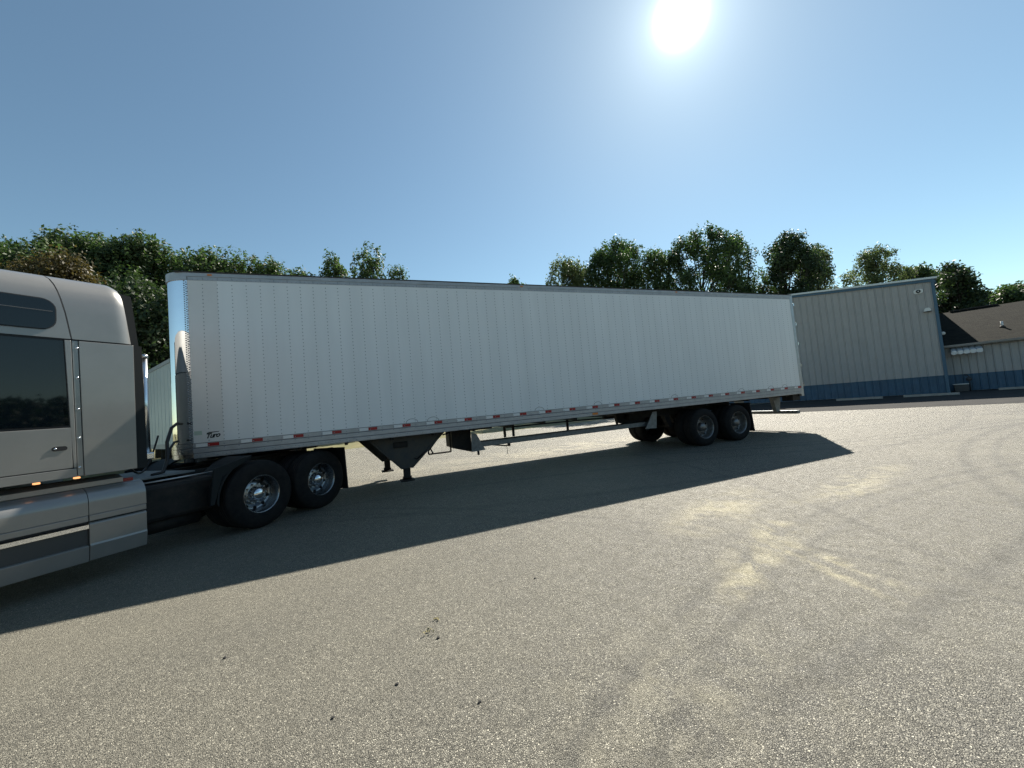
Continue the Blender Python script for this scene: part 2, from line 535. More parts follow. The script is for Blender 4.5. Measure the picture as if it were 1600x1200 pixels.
# ================================================================== WHEELS (shared meshes)
def wheel_meshes(prefix, rad, rim_mat, q=1.):
    ty = MB()
    prof = [(.292, -.005), (.305, -.02), (.34, -.032), (.40, -.030), (rad - .045, -.012), (rad - .012, .012), (rad - .003, .035)]
    for y in (.055, .105, .155, .205):
        prof += [(rad, y - .006), (rad - .014, y - .004), (rad - .014, y + .004), (rad, y + .006)]
    prof += [(rad - .003, .225), (rad - .012, .248), (rad - .045, .272), (.40, .29), (.34, .292), (.30, .27), (.292, .25)]
    prof = [(r if r > .37 else r * q, y) for r, y in prof]
    ty.lathe(prof, 44)
    rim = MB()
    # flange, barrel, dished disc, rising centre
    rim.lathe([(r * q, y) for r, y in [(.302, .012), (.303, -.012), (.294, -.014), (.284, .008), (.272, .05), (.266, .14), (.256, .172), (.226, .186), (.205, .174), (.150, .156), (.118, .156)]], 40)
    hub = MB()
    hub.lathe([(r * q, y) for r, y in [(.118, .156), (.110, .135), (.104, .075), (.094, .052), (.070, .034), (.04, .024), (.0, .022)]], 24)
    holes = MB()
    for i in range(10):
        t = 2 * math.pi * (i + .5) / 10
        cx, cz = .228 * q * math.cos(t), .228 * q * math.sin(t)
        holes.lathe([(.0, .170), (.022, .170), (.025, .186)], 12, (cx, 0, cz))
    nuts = MB()
    for i in range(10):
        t = 2 * math.pi * i / 10
        cx, cz = .158 * q * math.cos(t), .158 * q * math.sin(t)
        nuts.lathe([(.0, .122), (.012, .122), (.014, .162)], 6, (cx, 0, cz), False)
    return dict(tyre=ty.mesh('tyre', 'rubber'), rim=rim.mesh('rim', rim_mat), hub=hub.mesh('hub_cap', 'chrome' if rim_mat == 'wheel_alu' else rim_mat),
                holes=holes.mesh('hand_hole', 'hole'), nuts=nuts.mesh('lug_nut', 'bright_metal' if rim_mat == 'wheel_alu' else 'wheel_steel'))
def add_wheel(ms, parent, x, y, z, flip=False, full=True):
    """outer face at y, body towards +y (flip: towards -y)"""
    p = part('wheel', parent, (x, y, z), math.pi if flip else 0.)
    link('tyre', ms['tyre'], p)
    if full:
        link('rim', ms['rim'], p); link('hub_cap', ms['hub'], p)
        a = link('hand_hole', ms['holes'], p); a['kind'] = 'stuff'
        a = link('lug_nut', ms['nuts'], p); a['kind'] = 'stuff'
    return p
W_DRIVE = wheel_meshes('drive', .50, 'wheel_alu', .92)
W_TRAIL = wheel_meshes('trailer', .49, 'wheel_steel')

# ================================================================== THE LONG WHITE TRAILER
LT = 15.2; WT = 2.6; ZT = 4.11; ZB = 1.09; ZR = 1.325; CRN = .30
tr = thing('box_trailer', 'long white riveted box trailer coupled to the silver truck', 'semi-trailer', (0, 0, 0))
SP = (LT - .42) / 73.0
cols = [.32 + k * SP for k in range(74)]
# side sheets on the near side
edges = [.32, cols[2]] + [cols[2 + 6 * k] for k in range(1, 12)] + [LT - .10]
for k in range(len(edges) - 1):
    x0, x1 = edges[k], edges[k + 1]
    pr_ = .0015 * (k % 2)
    MB().box(x0, x1 - .0005, -pr_, .03, ZR - .02, 3.985).build('side_sheet', 'sheet_grey' if k == 0 else 'trailer_white', tr,
        label='grey first sheet behind the bright nose corner' if k == 0 else None)
MB().box(.32, LT - .02, WT - .03, WT, ZB, 4.05).build('far_side_wall', 'trailer_white', tr)
MB().box(-.025, .05, CRN, WT - CRN, 1.15, 4.0).build('front_wall', 'sheet_grey', tr)
rf = MB(); rf.box(.30, LT - .02, .02, WT - .02, 4.085, 4.118); rf.build('roof', 'sheet_grey', tr)
MB().box(.30, LT - .02, .03, WT - .03, 1.14, 1.20).build('floor', 'chassis', tr)
# polished nose corners
def corner_arc(r, n=14, x_off=.02, y_off=0.):
    return [(.32 - r * 1.17 * math.sin(t), y_off + CRN - r * math.cos(t)) for t in [math.pi / 2 * i / n for i in range(n + 1)]]
outer = corner_arc(CRN); inner = corner_arc(CRN - .012)
def shell(z0, z1, ro, ri, mirror=False, n=14):
    m = MB()
    o_ = corner_arc(ro, n); i_ = corner_arc(ri, n)
    if mirror:
        o_ = [(x, WT - y) for x, y in o_]; i_ = [(x, WT - y) for x, y in i_]
    k = len(o_)
    v = [(x, y, z0) for x, y in o_] + [(x, y, z1) for x, y in o_] + [(x, y, z0) for x, y in i_] + [(x, y, z1) for x, y in i_]
    f = []
    for j in range(k - 1):
        f += [(j, j + 1, k + j + 1, k + j), (2 * k + j + 1, 2 * k + j, 3 * k + j, 3 * k + j + 1), (k + j, k + j + 1, 3 * k + j + 1, 3 * k + j), (j + 1, j, 2 * k + j, 2 * k + j + 1)]
    side = [q for i, q in enumerate(f) if i % 4 < 2]
    caps = [q for i, q in enumerate(f) if i % 4 >= 2] + [(0, k, 3 * k, 2 * k), (k - 1, 2 * k - 1, 4 * k - 1, 3 * k - 1)]
    m.add(v, side, True)
    m.add(v, caps)
    return m
for mir in (False, True):
    shell(1.335, 3.985, CRN, CRN - .012, mir).build('nose_corner', 'chrome', tr, label=None if mir else 'polished rounded nose corner mirroring the sky')
    for za, zb_, ex in ((1.10, 1.165, .012), (1.17, 1.25, .016), (1.255, 1.33, .012)):
        shell(za, zb_, CRN + ex, CRN - .01, mir).build('corner_rail', 'bright_metal', tr)
    shell(3.97, 4.10, CRN + .012, CRN - .01, mir).build('corner_cap', 'rail_alu', tr)
MB().box(-.045, .05, CRN, WT - CRN, 3.97, 4.10).build('front_top_rail', 'rail_alu', tr)
MB().box(-.045, .05, CRN, WT - CRN, 1.10, 1.33).build('front_bottom_rail', 'aluminium', tr)
MB().box(.14, CRN + .05, CRN - .02, WT - CRN + .02, 4.085, 4.117).build('front_roof_strip', 'sheet_grey', tr)
# top rail: flange, step and dark roof edge
tp = MB()
tp.prism([(0.05, 3.968), (-.004, 3.968), (-.004, 4.028), (-.012, 4.034), (-.012, 4.092), (.05, 4.092)], 'x', .32, LT - .02)
tp.build('top_rail', 'rail_alu', tr)
MB().prism([(-.020, 4.094), (-.020, 4.112), (.04, 4.120), (.04, 4.094)], 'x', .16, LT - .01).build('roof_edge', 'dark_edge', tr)
# bottom rail: three steps with grooves
bt = MB()
bt.prism([(.06, ZB), (-.006, ZB), (-.010, ZB + .010), (-.010, 1.160), (-.004, 1.166), (-.004, 1.170), (-.010, 1.176), (-.010, 1.244), (-.004, 1.250), (-.004, 1.254), (-.010, 1.260), (-.010, ZR), (.06, ZR)], 'x', .32, LT - .06)
bt.build('bottom_rail', 'rail_alu', tr)
MB().box(.32, LT - .06, -.0125, -.002, ZR + .0005, ZR + .006).build('rail_lip', 'rail_line', tr)
for z in (1.168, 1.252):
    MB().box(.32, LT - .06, -.0065, -.0035, z - .003, z + .003).build('rail_groove', 'rail_line', tr)
# rivets: columns up the sheets, top rail ticks, bottom rail bolt pairs
def rivets(pts, r, hgt, n=6):
    m = MB()
    for x, y, z in pts:
        k = len(m.v)
        for j in range(n):
            t = 2 * math.pi * j / n
            m.v.append((x + r * math.cos(t), y, z + r * math.sin(t)))
        for j in range(n):
            t = 2 * math.pi * j / n
            m.v.append((x + r * .6 * math.cos(t), y - hgt, z + r * .6 * math.sin(t)))
        for j in range(n):
            a, b = k + j, k + (j + 1) % n
            m.f.append((a, b, b + n, a + n)); m.s.append(True)
        m.f.append(tuple(k + n + j for j in range(n))); m.s.append(True)
    return m
rng_ = random.Random(4)
pts = []
for k, x in enumerate(cols[:-1]):
    z = 1.36
    while z < 3.96:
        pts.append((x + rng_.uniform(-.002, .002), -.001, z)); z += .062
rivets(pts, .0088, .006).build('rivets', 'rivet_metal', tr, kind='stuff')
pts = []
x = .33
while x < LT - .1:
    pts.append((x, -.004, 3.985)); x += SP / 3
for x in cols:
    for z in (4.0, 4.014):
        pts.append((x + .006, -.004, z))
rivets(pts, .0075, .005).build('top_rail_rivets', 'rivet_metal', tr, kind='stuff')
pts = []
for x in cols:
    if x > LT - .15: continue
    pts += [(x, -.010, 1.285), (x, -.010, 1.235)]
x = .36
while x < LT - .15:
    pts += [(x, -.010, 1.138), (x + .045, -.010, 1.122)]
    x += .115 if x < 2.6 else .235
rivets(pts, .010, .007).build('bottom_rail_bolts', 'rivet_metal', tr, kind='stuff')
pts = []
for k in range(70):
    for s_ in (0, 1):
        t = .12 + .10 * s_
        pts.append((.305 - .026 * s_, .0015 * s_ - .0005, 1.35 + k * .0375 + s_ * .018))
rivets(pts, .0115, .010).build('corner_rivets', 'rivet_metal', tr, kind='stuff')
# DOT tape: white and red pieces
tw = MB().box(0, .152, -.0118, -.0103, 1.266, 1.318).mesh('tape_white', 'tape_white')
tr_ = MB().box(0, .152, -.0118, -.0103, 1.266, 1.318).mesh('tape_red', 'tape_red')
for k in range(25):
    x = .353 + k * .6025
    if x + .31 > LT - .05: break
    link('white_tape', tw, tr, (x, 0, 0)); link('red_tape', tr_, tr, (x + .153, 0, 0))
# hand-marked repair patches just above the rail
for x in (3.70, 4.10, 6.4, 7.9, 10.2, 12.6, 13.8, 14.4):
    MB().tube([(x + .11 * math.cos(a), -.002, 1.33 + .075 * math.sin(a)) for a in [math.pi * i / 12 for i in range(13)]], .0035, 4).build('sealed_patch', 'rail_line', tr)
# rear frame and doors
MB().box(LT - .10, LT + .02, -.008, .06, 1.02, 4.10).build('rear_post', 'aluminium', tr, bevel=.006)
MB().box(LT - .10, LT + .02, WT - .06, WT + .006, 1.02, 4.10).build('rear_post', 'aluminium', tr)
MB().box(LT - .09, LT + .02, .06, WT - .06, 3.93, 4.10).build('rear_header', 'aluminium', tr)
MB().box(LT - .09, LT + .02, .06, WT - .06, 1.02, 1.20).build('rear_sill', 'chassis_grey', tr)
for s_ in (0, 1):
    d = MB().box(LT - .02, LT + .03, .065 + s_ * 1.236, 1.297 + s_ * 1.236, 1.205, 3.925).build('rear_door', 'trailer_white', tr)
    for yy in (.35, .9):
        MB().tube([(LT + .05, yy + s_ * 1.236 , 1.1), (LT + .05, yy + s_ * 1.236, 4.0)], .014, 8).build('lock_rod', 'bright_metal', d)
for z in (1.35, 1.95, 2.6, 3.2, 3.8):
    MB().box(LT + .021, LT + .05, -.022, .05, z - .045, z + .045).build('door_hinge', 'bright_metal', tr, bevel=.004)
# small lamps
MB().box(7.72, 7.86, -.03, -.011, 1.115, 1.16).build('marker_lamp', 'amber_off', tr, bevel=.004, label='amber marker lamp midway along the bottom rail')
for x in (.6, 6.2, 10.6):
    MB().box(x, x + .06, -.022, .0, 4.05, 4.075).build('roof_lamp', 'amber_off', tr)
# decals by the nose
MB().box(.335, .435, -.0018, -.0008, 1.455, 1.52).build('label_sticker', 'decal_green', tr, label='faded pale green sticker')
MB().box(.335, .435, -.0018, -.0008, 1.375, 1.445).build('label_sticker', 'sheet_grey', tr)
fc = bpy.data.curves.new('lettering', 'FONT')
fc.body = 'Turo'; fc.size = .105; fc.shear = .45; fc.space_character = .86; fc.extrude = .0006; fc.offset = .0035
fo = bpy.data.objects.new('lettering', fc); COL.objects.link(fo)
dg = bpy.context.evaluated_depsgraph_get()
me = bpy.data.meshes.new_from_object(fo.evaluated_get(dg))
bpy.data.objects.remove(fo)
me.materials.clear(); me.materials.append(MATS['decal_black'])
o = link('lettering', me, tr, (.475, -.0022, 1.392), label='small black slanted script decal')
o.rotation_euler = (math.pi / 2, R(-4), 0)
MB().prism([(.49, 1.463), (.515, 1.490), (.665, 1.494), (.66, 1.484), (.53, 1.474)], 'y', -.0027, -.0015).build('lettering_swash', 'decal_black', tr)
# landing gear
lg = part('landing_gear', tr)
for yy, dx in ((.36, 0.), (2.10, -.27)):
    MB().prism([(2.86, 1.10), (4.40, 1.10), (3.70, .44), (3.47, .44)], 'y', yy - .012, yy).build('brace_plate', 'chassis_grey', lg, (dx, 0, 0))
    MB().prism([(2.86, 1.10), (2.90, 1.10), (3.50, .44), (3.47, .44)], 'y', yy - .05, yy - .0125).build('brace_flange', 'chassis_grey', lg, (dx, 0, 0))
    MB().prism([(4.36, 1.10), (4.40, 1.10), (3.70, .44), (3.66, .44)], 'y', yy - .04, yy - .0125).build('brace_flange', 'chassis_grey', lg, (dx, 0, 0))
    MB().box(3.50, 3.67, yy + .002, yy + .17, .46, 1.12).build('outer_leg', 'chassis', lg, (dx, 0, 0), bevel=.008)
    MB().box(3.52, 3.65, yy + .02, yy + .15, .25, .459).build('inner_leg', 'chassis', lg, (dx, 0, 0), bevel=.008)
    MB().box(3.45, 3.72, yy - .04, yy + .21, .185, .215).build('foot', 'chassis', lg, (dx, 0, 0), bevel=.01)
    MB().tube([(3.50, yy + .085, .245), (3.67, yy + .085, .245)], .032, 10).build('foot_pivot', 'chassis', lg, (dx, 0, 0))
MB().tube([(3.58, .53, .56), (3.31, 2.1, .56)], .035, 8).build('cross_tube', 'chassis', lg)
MB().tube([(3.58, .53, .95), (3.31, 2.1, .50)], .022, 8).build('cross_brace', 'chassis', lg)
MB().tube([(3.74, .34, .62), (3.78, .335, .60), (4.02, .335, .76), (4.05, .34, .77)], .014, 6).build('crank_handle', 'chassis', lg)
MB().box(3.35, 3.62, .30, .347, .86, .97).build('gear_box', 'chassis', lg, bevel=.01)
# rack for a folded frame, dark box, slide rail and its brackets
rk = part('tool_rack', tr)
for p in ([(4.06, .6, .63), (4.53, .6, .63)], [(4.53, .6, .63), (4.53, .6, 1.10)], [(4.06, .6, .63), (4.06, .6, .70)], [(4.06, .6, .70), (4.38, .6, 1.06)], [(4.15, .6, .64), (4.06, 1.0, .95)], [(4.38, .6, 1.0), (4.53, .6, 1.03)]):
    MB().tube(p, .017, 6).build('rack_bar', 'chassis', rk)
MB().prism([(4.56, 1.07), (4.56, .70), (4.98, .57), (4.98, 1.07)], 'y', .55, 1.2).build('battery_box', 'chassis', tr, bevel=.012)
MB().box(4.85, 5.42, .40, 1.4, 1.035, 1.075).build('mount_plate', 'chassis', tr)
sr = part('slide_rail', tr)
MB().box(5.02, 9.60, .345, .40, .675, .775).build('rail_web', 'galvanised', sr, bevel=.006)
MB().box(5.02, 9.60, .40, .62, .76, .785).build('rail_shelf', 'chassis', sr)
MB().box(5.02, 9.60, .335, .3445, .762, .778).build('rail_lip', 'galvanised', sr)
for x in (5.78, 5.99):
    MB().box(x, x + .05, .66, .70, .786, 1.10).build('hanger', 'chassis', sr)
for x in (7.6, 9.1):
    MB().box(x, x + .05, 1.0, 1.04, .70, 1.10).build('hanger', 'chassis', sr)
MB().tube([(5.45, .5, .67), (5.72, .5, .62), (5.80, .5, .62)], .016, 6).build('drain_bracket', 'chassis', sr)
MB().box(5.79, 5.84, .46, .54, .60, .675).build('drain_bracket', 'chassis', sr, bevel=.008)
MB().tube([(5.76, .5, .60), (5.765, .5, .50), (5.755, .5, .43)], .006, 5).build('chain_end', 'rail_line', sr)
MB().prism([(4.92, .99), (5.02, .97), (5.20, .61), (4.90, .60)], 'y', .28, .30).build('end_bracket', 'galvanised', tr)
MB().prism([(9.67, 1.02), (9.80, 1.02), (9.74, .60), (9.40, .62)], 'y', .24, .26).build('end_bracket', 'galvanised', tr)
MB().box(5.03, 5.07, .30, .34, .52, .60).build('bracket_pin', 'chassis', tr)
# sliding bogie: frame, hangers, axles, brakes, wheels, flaps
sb = part('sliding_bogie', tr)
for yy in (.72, 1.82):
    MB().box(9.3, 12.95, yy, yy + .10, .86, 1.085).build('frame_rail', 'chassis', sb)
for x in (9.35, 10.2, 11.75, 12.85):
    MB().box(x, x + .10, .82, 1.82, .88, 1.04).build('cross_member', 'chassis', sb)
MB().prism([(9.02, 1.07), (10.2, 1.07), (9.75, .62), (9.06, .80)], 'y', .9, 1.0).build('hanger_plate', 'chassis', sb)
AX = (11.15, 12.395)
for ax in AX:
    MB().tube([(ax, .30, .49), (ax, 2.30, .49)], .065, 10).build('axle', 'chassis', sb)
    for yy in (.70, 1.80):
        MB().prism([(ax - .72, .86), (ax - .52, .86), (ax - .45, .62), (ax + .1, .56), (ax + .1, .44), (ax - .55, .52)], 'y', yy, yy + .13).build('hanger_arm', 'chassis', sb)
        MB().lathe([(0, 0), (.11, 0), (.12, .03), (.12, .15), (.09, .18), (0, .18)], 16, (ax + .28, yy - .02, .66)).build('air_bag', 'rubber', sb)
    MB().tube([(ax - .30, .62, .56), (ax - .30, .62, .74)], .085, 12).build('brake_chamber', 'chassis_grey', sb)
    for yy, fl in ((.03, False), (.36, False)):
        add_wheel(W_TRAIL, tr, ax, yy, .49, False, yy < .1)
    for yy in (WT - .03, WT - .36):
        add_wheel(W_TRAIL, tr, ax, yy, .49, True, yy > WT - .1)
for yy in (.06, WT - .66):
    MB().prism([(12.93, .97), (12.96, .97), (13.03, .19), (13.005, .19)], 'y', yy, yy + .60).build('mud_flap', 'flap_rubber', tr)
MB().tube([(12.95, .05, .98), (12.95, WT - .05, .98)], .02, 6).build('flap_bar', 'chassis', tr)
# rear underride guard
ug = part('underride_guard', tr)
for yy in (.62, 1.86):
    MB().prism([(13.55 + 1.15, 1.10), (13.95 + 1.15, 1.10), (13.83 + 1.15, .56), (13.70 + 1.15, .56)], 'y', yy, yy + .12).build('guard_post', 'galvanised', ug)
MB().box(LT - .24, LT - .12, .08, WT - .08, .50, .60).build('guard_bar', 'galvanised', ug, bevel=.008)
MB().box(LT - .35, LT - .02, .10, .42, .90, 1.08).build('lamp_box', 'chassis', tr)
for k in range(18):
    MB().box(.9 + k * .8, .95 + k * .8, .06, WT - .06, 1.04, 1.138).build('cross_member', 'chassis', tr)
MB().tube([(6.0, 1.1, .98), (8.0, 1.1, .96), (10.0, 1.1, .93)], .02, 6).build('air_line', 'hose', tr)
# kingpin plate
MB().box(.35, 2.0, .5, 2.1, 1.03, 1.138).build('coupler_plate', 'chassis', tr)
# glad hand on the nose
MB().box(-.06, -.0255, .55, .75, 1.50, 1.60).build('glad_hand', 'chassis', tr)

# ================================================================== THE TRUCK
TH = 45.0
tk = thing('semi_truck', 'champagne silver semi truck with dark side windows standing at an angle', 'truck', (.826, .531, 0), R(TH))
HW = 1.22
FZ = .022
# core
MB().box(-3.72, -2.05, -HW + .035, HW - .035, 1.15, 2.90).build('cab_core', 'cab_core', tk)
def slab(name, pts, m, y0=-HW, th=.03, bevel=.004, parent=tk, both=True, label=None):
    o = MB().prism(pts, 'y', y0, y0 + th).build(name, m, parent, bevel=bevel, label=label)
    if both:
        MB().prism(pts, 'y', -y0 - th, -y0).build(name, m, parent, bevel=bevel)
    return o
def rrect(x0, x1, z0, z1, r, n=5, corners=(1, 1, 1, 1)):
    out_ = []
    for i, (cx, cz, a0) in enumerate(((x1 - r, z0 + r, -90), (x1 - r, z1 - r, 0), (x0 + r, z1 - r, 90), (x0 + r, z0 + r, 180))):
        if corners[i]:
            out_ += [(cx + r * math.cos(R(a0 + 90 * k / n)), cz + r * math.sin(R(a0 + 90 * k / n))) for k in range(n + 1)]
        else:
            out_ += [((x1, z0), (x1, z1), (x0, z1), (x0, z0))[i]]
    return out_
# lower body panels (seams are the gaps between them)
slab('rear_side_panel', [(-2.352, 1.145), (-1.915, 1.145), (-1.915, 2.600), (-2.372, 2.600)], 'truck_paint')
slab('pillar_strip', [(-2.402, 1.150), (-2.357, 1.150), (-2.377, 2.600), (-2.422, 2.600)], 'truck_paint', -HW + .004, .028, .003)
for z in (1.24, 1.55, 1.86, 2.2, 2.52):
    MB().lathe([(0, -.004), (.010, -.003), (.012, .0)], 8, (-2.386, -HW + .003, z)).build('panel_screw', 'bright_metal', tk)
slab('sill_panel', [(-3.70, 1.145), (-2.407, 1.145), (-2.409, 1.236), (-3.70, 1.236)], 'truck_paint')
dr = slab('door', [(-3.68, 1.243), (-2.437, 1.243), (-2.443, 1.668), (-3.68, 1.668)], 'truck_paint')
slab('door_pillar', [(-2.431, 1.243), (-2.408, 1.243), (-2.428, 2.600), (-2.478, 2.600), (-2.449, 1.672)], 'truck_paint')
slab('window_surround', [(-3.70, 1.672), (-2.449, 1.672), (-2.478, 2.602), (-3.70, 2.602)], 'seal', -HW + .010, .02, 0)
slab('side_window', [(-3.60, 1.690), (-2.456, 1.690), (-2.486, 2.592), (-3.45, 2.592)], 'tint_glass', -HW + .004, .012, .002, label='large dark side window')
MB().prism(rrect(-2.585, -2.475, 1.435, 1.480, .022), 'y', -HW - .006, -HW + .002).build('door_handle', 'seal', dr)
MB().lathe([(0, -.010), (.010, -.009), (.012, -.006)], 10, (-2.560, -HW, 1.457)).build('door_lock', 'bright_metal', dr)
MB().box(-3.70, -1.93, -HW + .008, -HW + .034, 2.601, 2.612).build('roof_seam', 'seal', tk)
# roof: lofted across the cab; rear fairing and front cap with a slanting seam between them
def roof_loft(sfun0, sfun1, rise, nseg=6, rear_round=False, front_round=False):
    prof = [(1.22, 2.615), (1.22, 2.90), (1.217, 3.06), (1.205, 3.15), (1.18, 3.225), (1.13, 3.29), (1.05, 3.34), (.88, 3.38), (.5, 3.42), (0, 3.43)]
    full = [(-y, z) for y, z in prof] + [(y, z) for y, z in prof[::-1][1:]]
    rows = []
    for i in range(nseg + 1):
        t = i / nseg
        if rear_round:
            t = 1 - (1 - t) ** 2.2
        row = []
        for y, z in full:
            k = (z - 2.615) / .815
            s = sfun0(k) * (1 - t) + sfun1(k) * t
            zz = 2.615 + (z - 2.615) * rise(s)
            yy = y
            if rear_round:
                e = max(0., (s - sfun1(k) + .10) / .10)
                zz = 2.615 + (zz - 2.615) * (1 - .035 * e * e); yy = y * (1 - .018 * e * e)
            row.append((s, yy, zz))
        rows.append(row)
    n = len(full)
    m = MB()
    v = [p for r in rows for p in r]
    f = []
    for i in range(nseg):
        for j in range(n - 1):
            f.append((i * n + j, i * n + j + 1, (i + 1) * n + j + 1, (i + 1) * n + j))
    m.add(v, f, True)
    m.add(rows[0], [tuple(range(n))]); m.add(rows[-1], [tuple(range(n - 1, -1, -1))])
    return m
seam = lambda k: -2.425 - .16 * k ** 1.3
rise = lambda s: .985 + .055 * (s + 2.0)
roof_loft(lambda k: seam(k) + .006, lambda k: -1.93 - .09 * k, rise, 16, True).build('roof_fairing', 'truck_paint', tk)
rc = roof_loft(lambda k: -3.72 + .45 * k ** 2, lambda k: seam(k) - .006, rise, 8).build('roof_cap', 'truck_paint', tk)
roof_loft(lambda k: seam(k) - .005, lambda k: seam(k) + .005, lambda s: rise(s) - .012, 1).build('roof_joint', 'seal', tk)
# brow along the roof side and upper window
MB().prism(rrect(-3.35, -2.532, 2.690, 3.020, .11), 'y', -HW - .007, -HW + .02).build('upper_window_seal', 'seal', rc)
uw = MB().prism(rrect(-3.34, -2.542, 2.700, 3.010, .10), 'y', -HW - .011, -HW - .006).build('upper_window', 'tint_glass', tk, label='small dark upper window')
MB().box(-3.30, -2.56, -HW - .0135, -HW - .010, 2.885, 2.893).build('window_bar', 'rail_line', uw)
for yy in (HW - .02,):
    MB().prism(rrect(-3.34, -2.542, 2.700, 3.010, .10), 'y', yy + .025, yy + .033).build('upper_window', 'tint_glass', tk)
# black rubber extender behind the cab
for sgn in (-1, 1):
    y0 = sgn * (HW - .012)
    MB().prism([(-1.91, 1.14), (-1.815, 1.14), (-1.835, 2.598), (-1.912, 2.598)], 'y', y0, y0 - sgn * .02).build('side_extender', 'ext_rubber', tk)
    MB().prism([(-1.924, 2.612), (-1.828, 2.612), (-1.885, 3.215), (-2.0, 3.235)], 'y', y0 - sgn * .085, y0 - sgn * .107).build('side_extender', 'ext_rubber', tk)
MB().box(-1.97, -1.93, -HW + .05, HW - .05, 1.15, 2.60).build('cab_back', 'truck_paint', tk)
# chassis fairing below the cab: shoulder, belt, recessed step panel, skirt
def fairing(name, s0, s1, parent=tk):
    for sg in (-1, 1):
        sec = [(1.0, .99)] + [(1.06 + .16 * math.sin(R(a_)), .82 + .165 * math.cos(R(a_))) for a_ in range(0, 91, 6)] + [(1.222, .700)]
        low = [(1.218, .692), (1.222, .684), (1.222, .645)]
        m = MB()
        pts_ = [(sg * -y, z) for y, z in sec] + [(sg * -.98, .700)]
        m.prism([(sg * -y, z) for y, z in sec] + [(sg * -.95, .700), (sg * -.95, .99)], 'x', s0, s1)
        m.build(name, 'truck_paint', parent, (0, 0, FZ))
fairing('fairing_shoulder', -2.326, -1.845)
fairing('fairing_shoulder', -3.75, -2.332)
for sg in (-1, 1):
    def yb(a, b): return (sg * a, sg * b)
    MB().box(-2.326, -1.845, sg * 1.222, sg * .96, .632, .696).build('fairing_belt', 'truck_paint', tk, (0, 0, FZ), bevel=.006)
    MB().box(-2.326, -1.85, sg * 1.200, sg * .96, .618, .632).build('fairing_groove', 'seal', tk, (0, 0, FZ))
    MB().prism([(sg * 1.205, .618), (sg * 1.222, .60), (sg * 1.222, .395), (sg * 1.228, .375), (sg * 1.205, .218), (sg * .96, .218), (sg * .96, .618)], 'x', -2.326, -1.845).build('fairing_skirt', 'truck_paint', tk, (0, 0, FZ), bevel=.004)
    MB().box(-3.75, -2.332, sg * 1.222, sg * .96, .632, .696).build('fairing_belt', 'truck_paint', tk, (0, 0, FZ), bevel=.006)
    MB().box(-3.75, -2.332, sg * 1.19, sg * .96, .612, .632).build('fairing_groove', 'seal', tk, (0, 0, FZ))
    MB().prism([(sg * 1.195, .612), (sg * 1.225, .600), (sg * 1.225, .560), (sg * 1.200, .555), (sg * .96, .555), (sg * .96, .612)], 'x', -3.75, -2.332).build('step_trim', 'chrome', tk, (0, 0, FZ))
    MB().box(-3.75, -2.332, sg * 1.195, sg * .96, .385, .555).build('step_panel', 'steps', tk, (0, 0, FZ))
    MB().prism([(sg * 1.195, .385), (sg * 1.226, .378), (sg * 1.210, .215), (sg * .96, .215), (sg * .96, .385)], 'x', -3.75, -2.332).build('fairing_skirt', 'truck_paint', tk, (0, 0, FZ), bevel=.004)
    MB().box(-3.75, -1.86, sg * .99, sg * .5, .30, .98).build('fairing_liner', 'cab_core', tk)
    MB().prism([(sg * 1.03, .985), (sg * 1.10, 1.01), (sg * 1.10, 1.06), (sg * .98, 1.10), (sg * .9, 1.10), (sg * .9, .985)], 'x', -3.75, -2.0).build('deck_ledge', 'truck_paint', tk)
    MB().box(-2.02, -1.90, sg * 1.08, sg * 1.0, .985, 1.04).build('side_reflector', 'red_lens', tk, bevel=.005)
for s in (-3.25, -2.68, -2.40):
    MB().box(s - .022, s + .022, -1.205, -1.16, 1.124, 1.143).build('marker_lamp', 'amber', tk, bevel=.005, label='small lit amber lamp under the cab edge')
# hood, windscreen, front wheel: what lies beyond the left of the picture
hd = MB()
hd.prism([(-3.73, 1.16), (-3.73, 2.02), (-4.3, 1.95), (-5.4, 1.72), (-5.85, 1.45), (-5.95, .75), (-5.45, .75), (-5.35, 1.02), (-5.1, 1.2), (-4.75, 1.2), (-4.5, 1.02), (-4.4, .8), (-3.73, .8)], 'y', -1.08, 1.08)
hd.build('hood', 'truck_paint', tk, bevel=.08)
ws = MB()
ws.prism([(-3.725, 2.0), (-4.12, 1.94), (-3.80, 2.60), (-3.725, 2.60)], 'y', -1.12, 1.12)
ws.build('windscreen', 'tint_glass', tk, bevel=.02)
for k in range(9):
    MB().box(-5.99, -5.86, -.55, .55, .84 + k * .065, .87 + k * .065).build('grille_bar', 'chrome', tk)
MB().box(-5.965, -5.80, -.60, .60, .82, 1.42).build('grille', 'seal', tk, bevel=.02)
MB().prism([(-5.98, .35), (-5.98, .80), (-5.6, .80), (-5.5, .35)], 'y', -1.2, 1.2).build('bumper', 'chrome', tk, bevel=.05)
for sg in (-1, 1):
    MB().box(-5.90, -5.6, sg * 1.09, sg * .85, 1.05, 1.35).build('headlight', 'lamp_white', tk, bevel=.04)
add_wheel(W_DRIVE, tk, -4.93, -1.16, .5)
add_wheel(W_DRIVE, tk, -4.93, 1.16, .5, True)
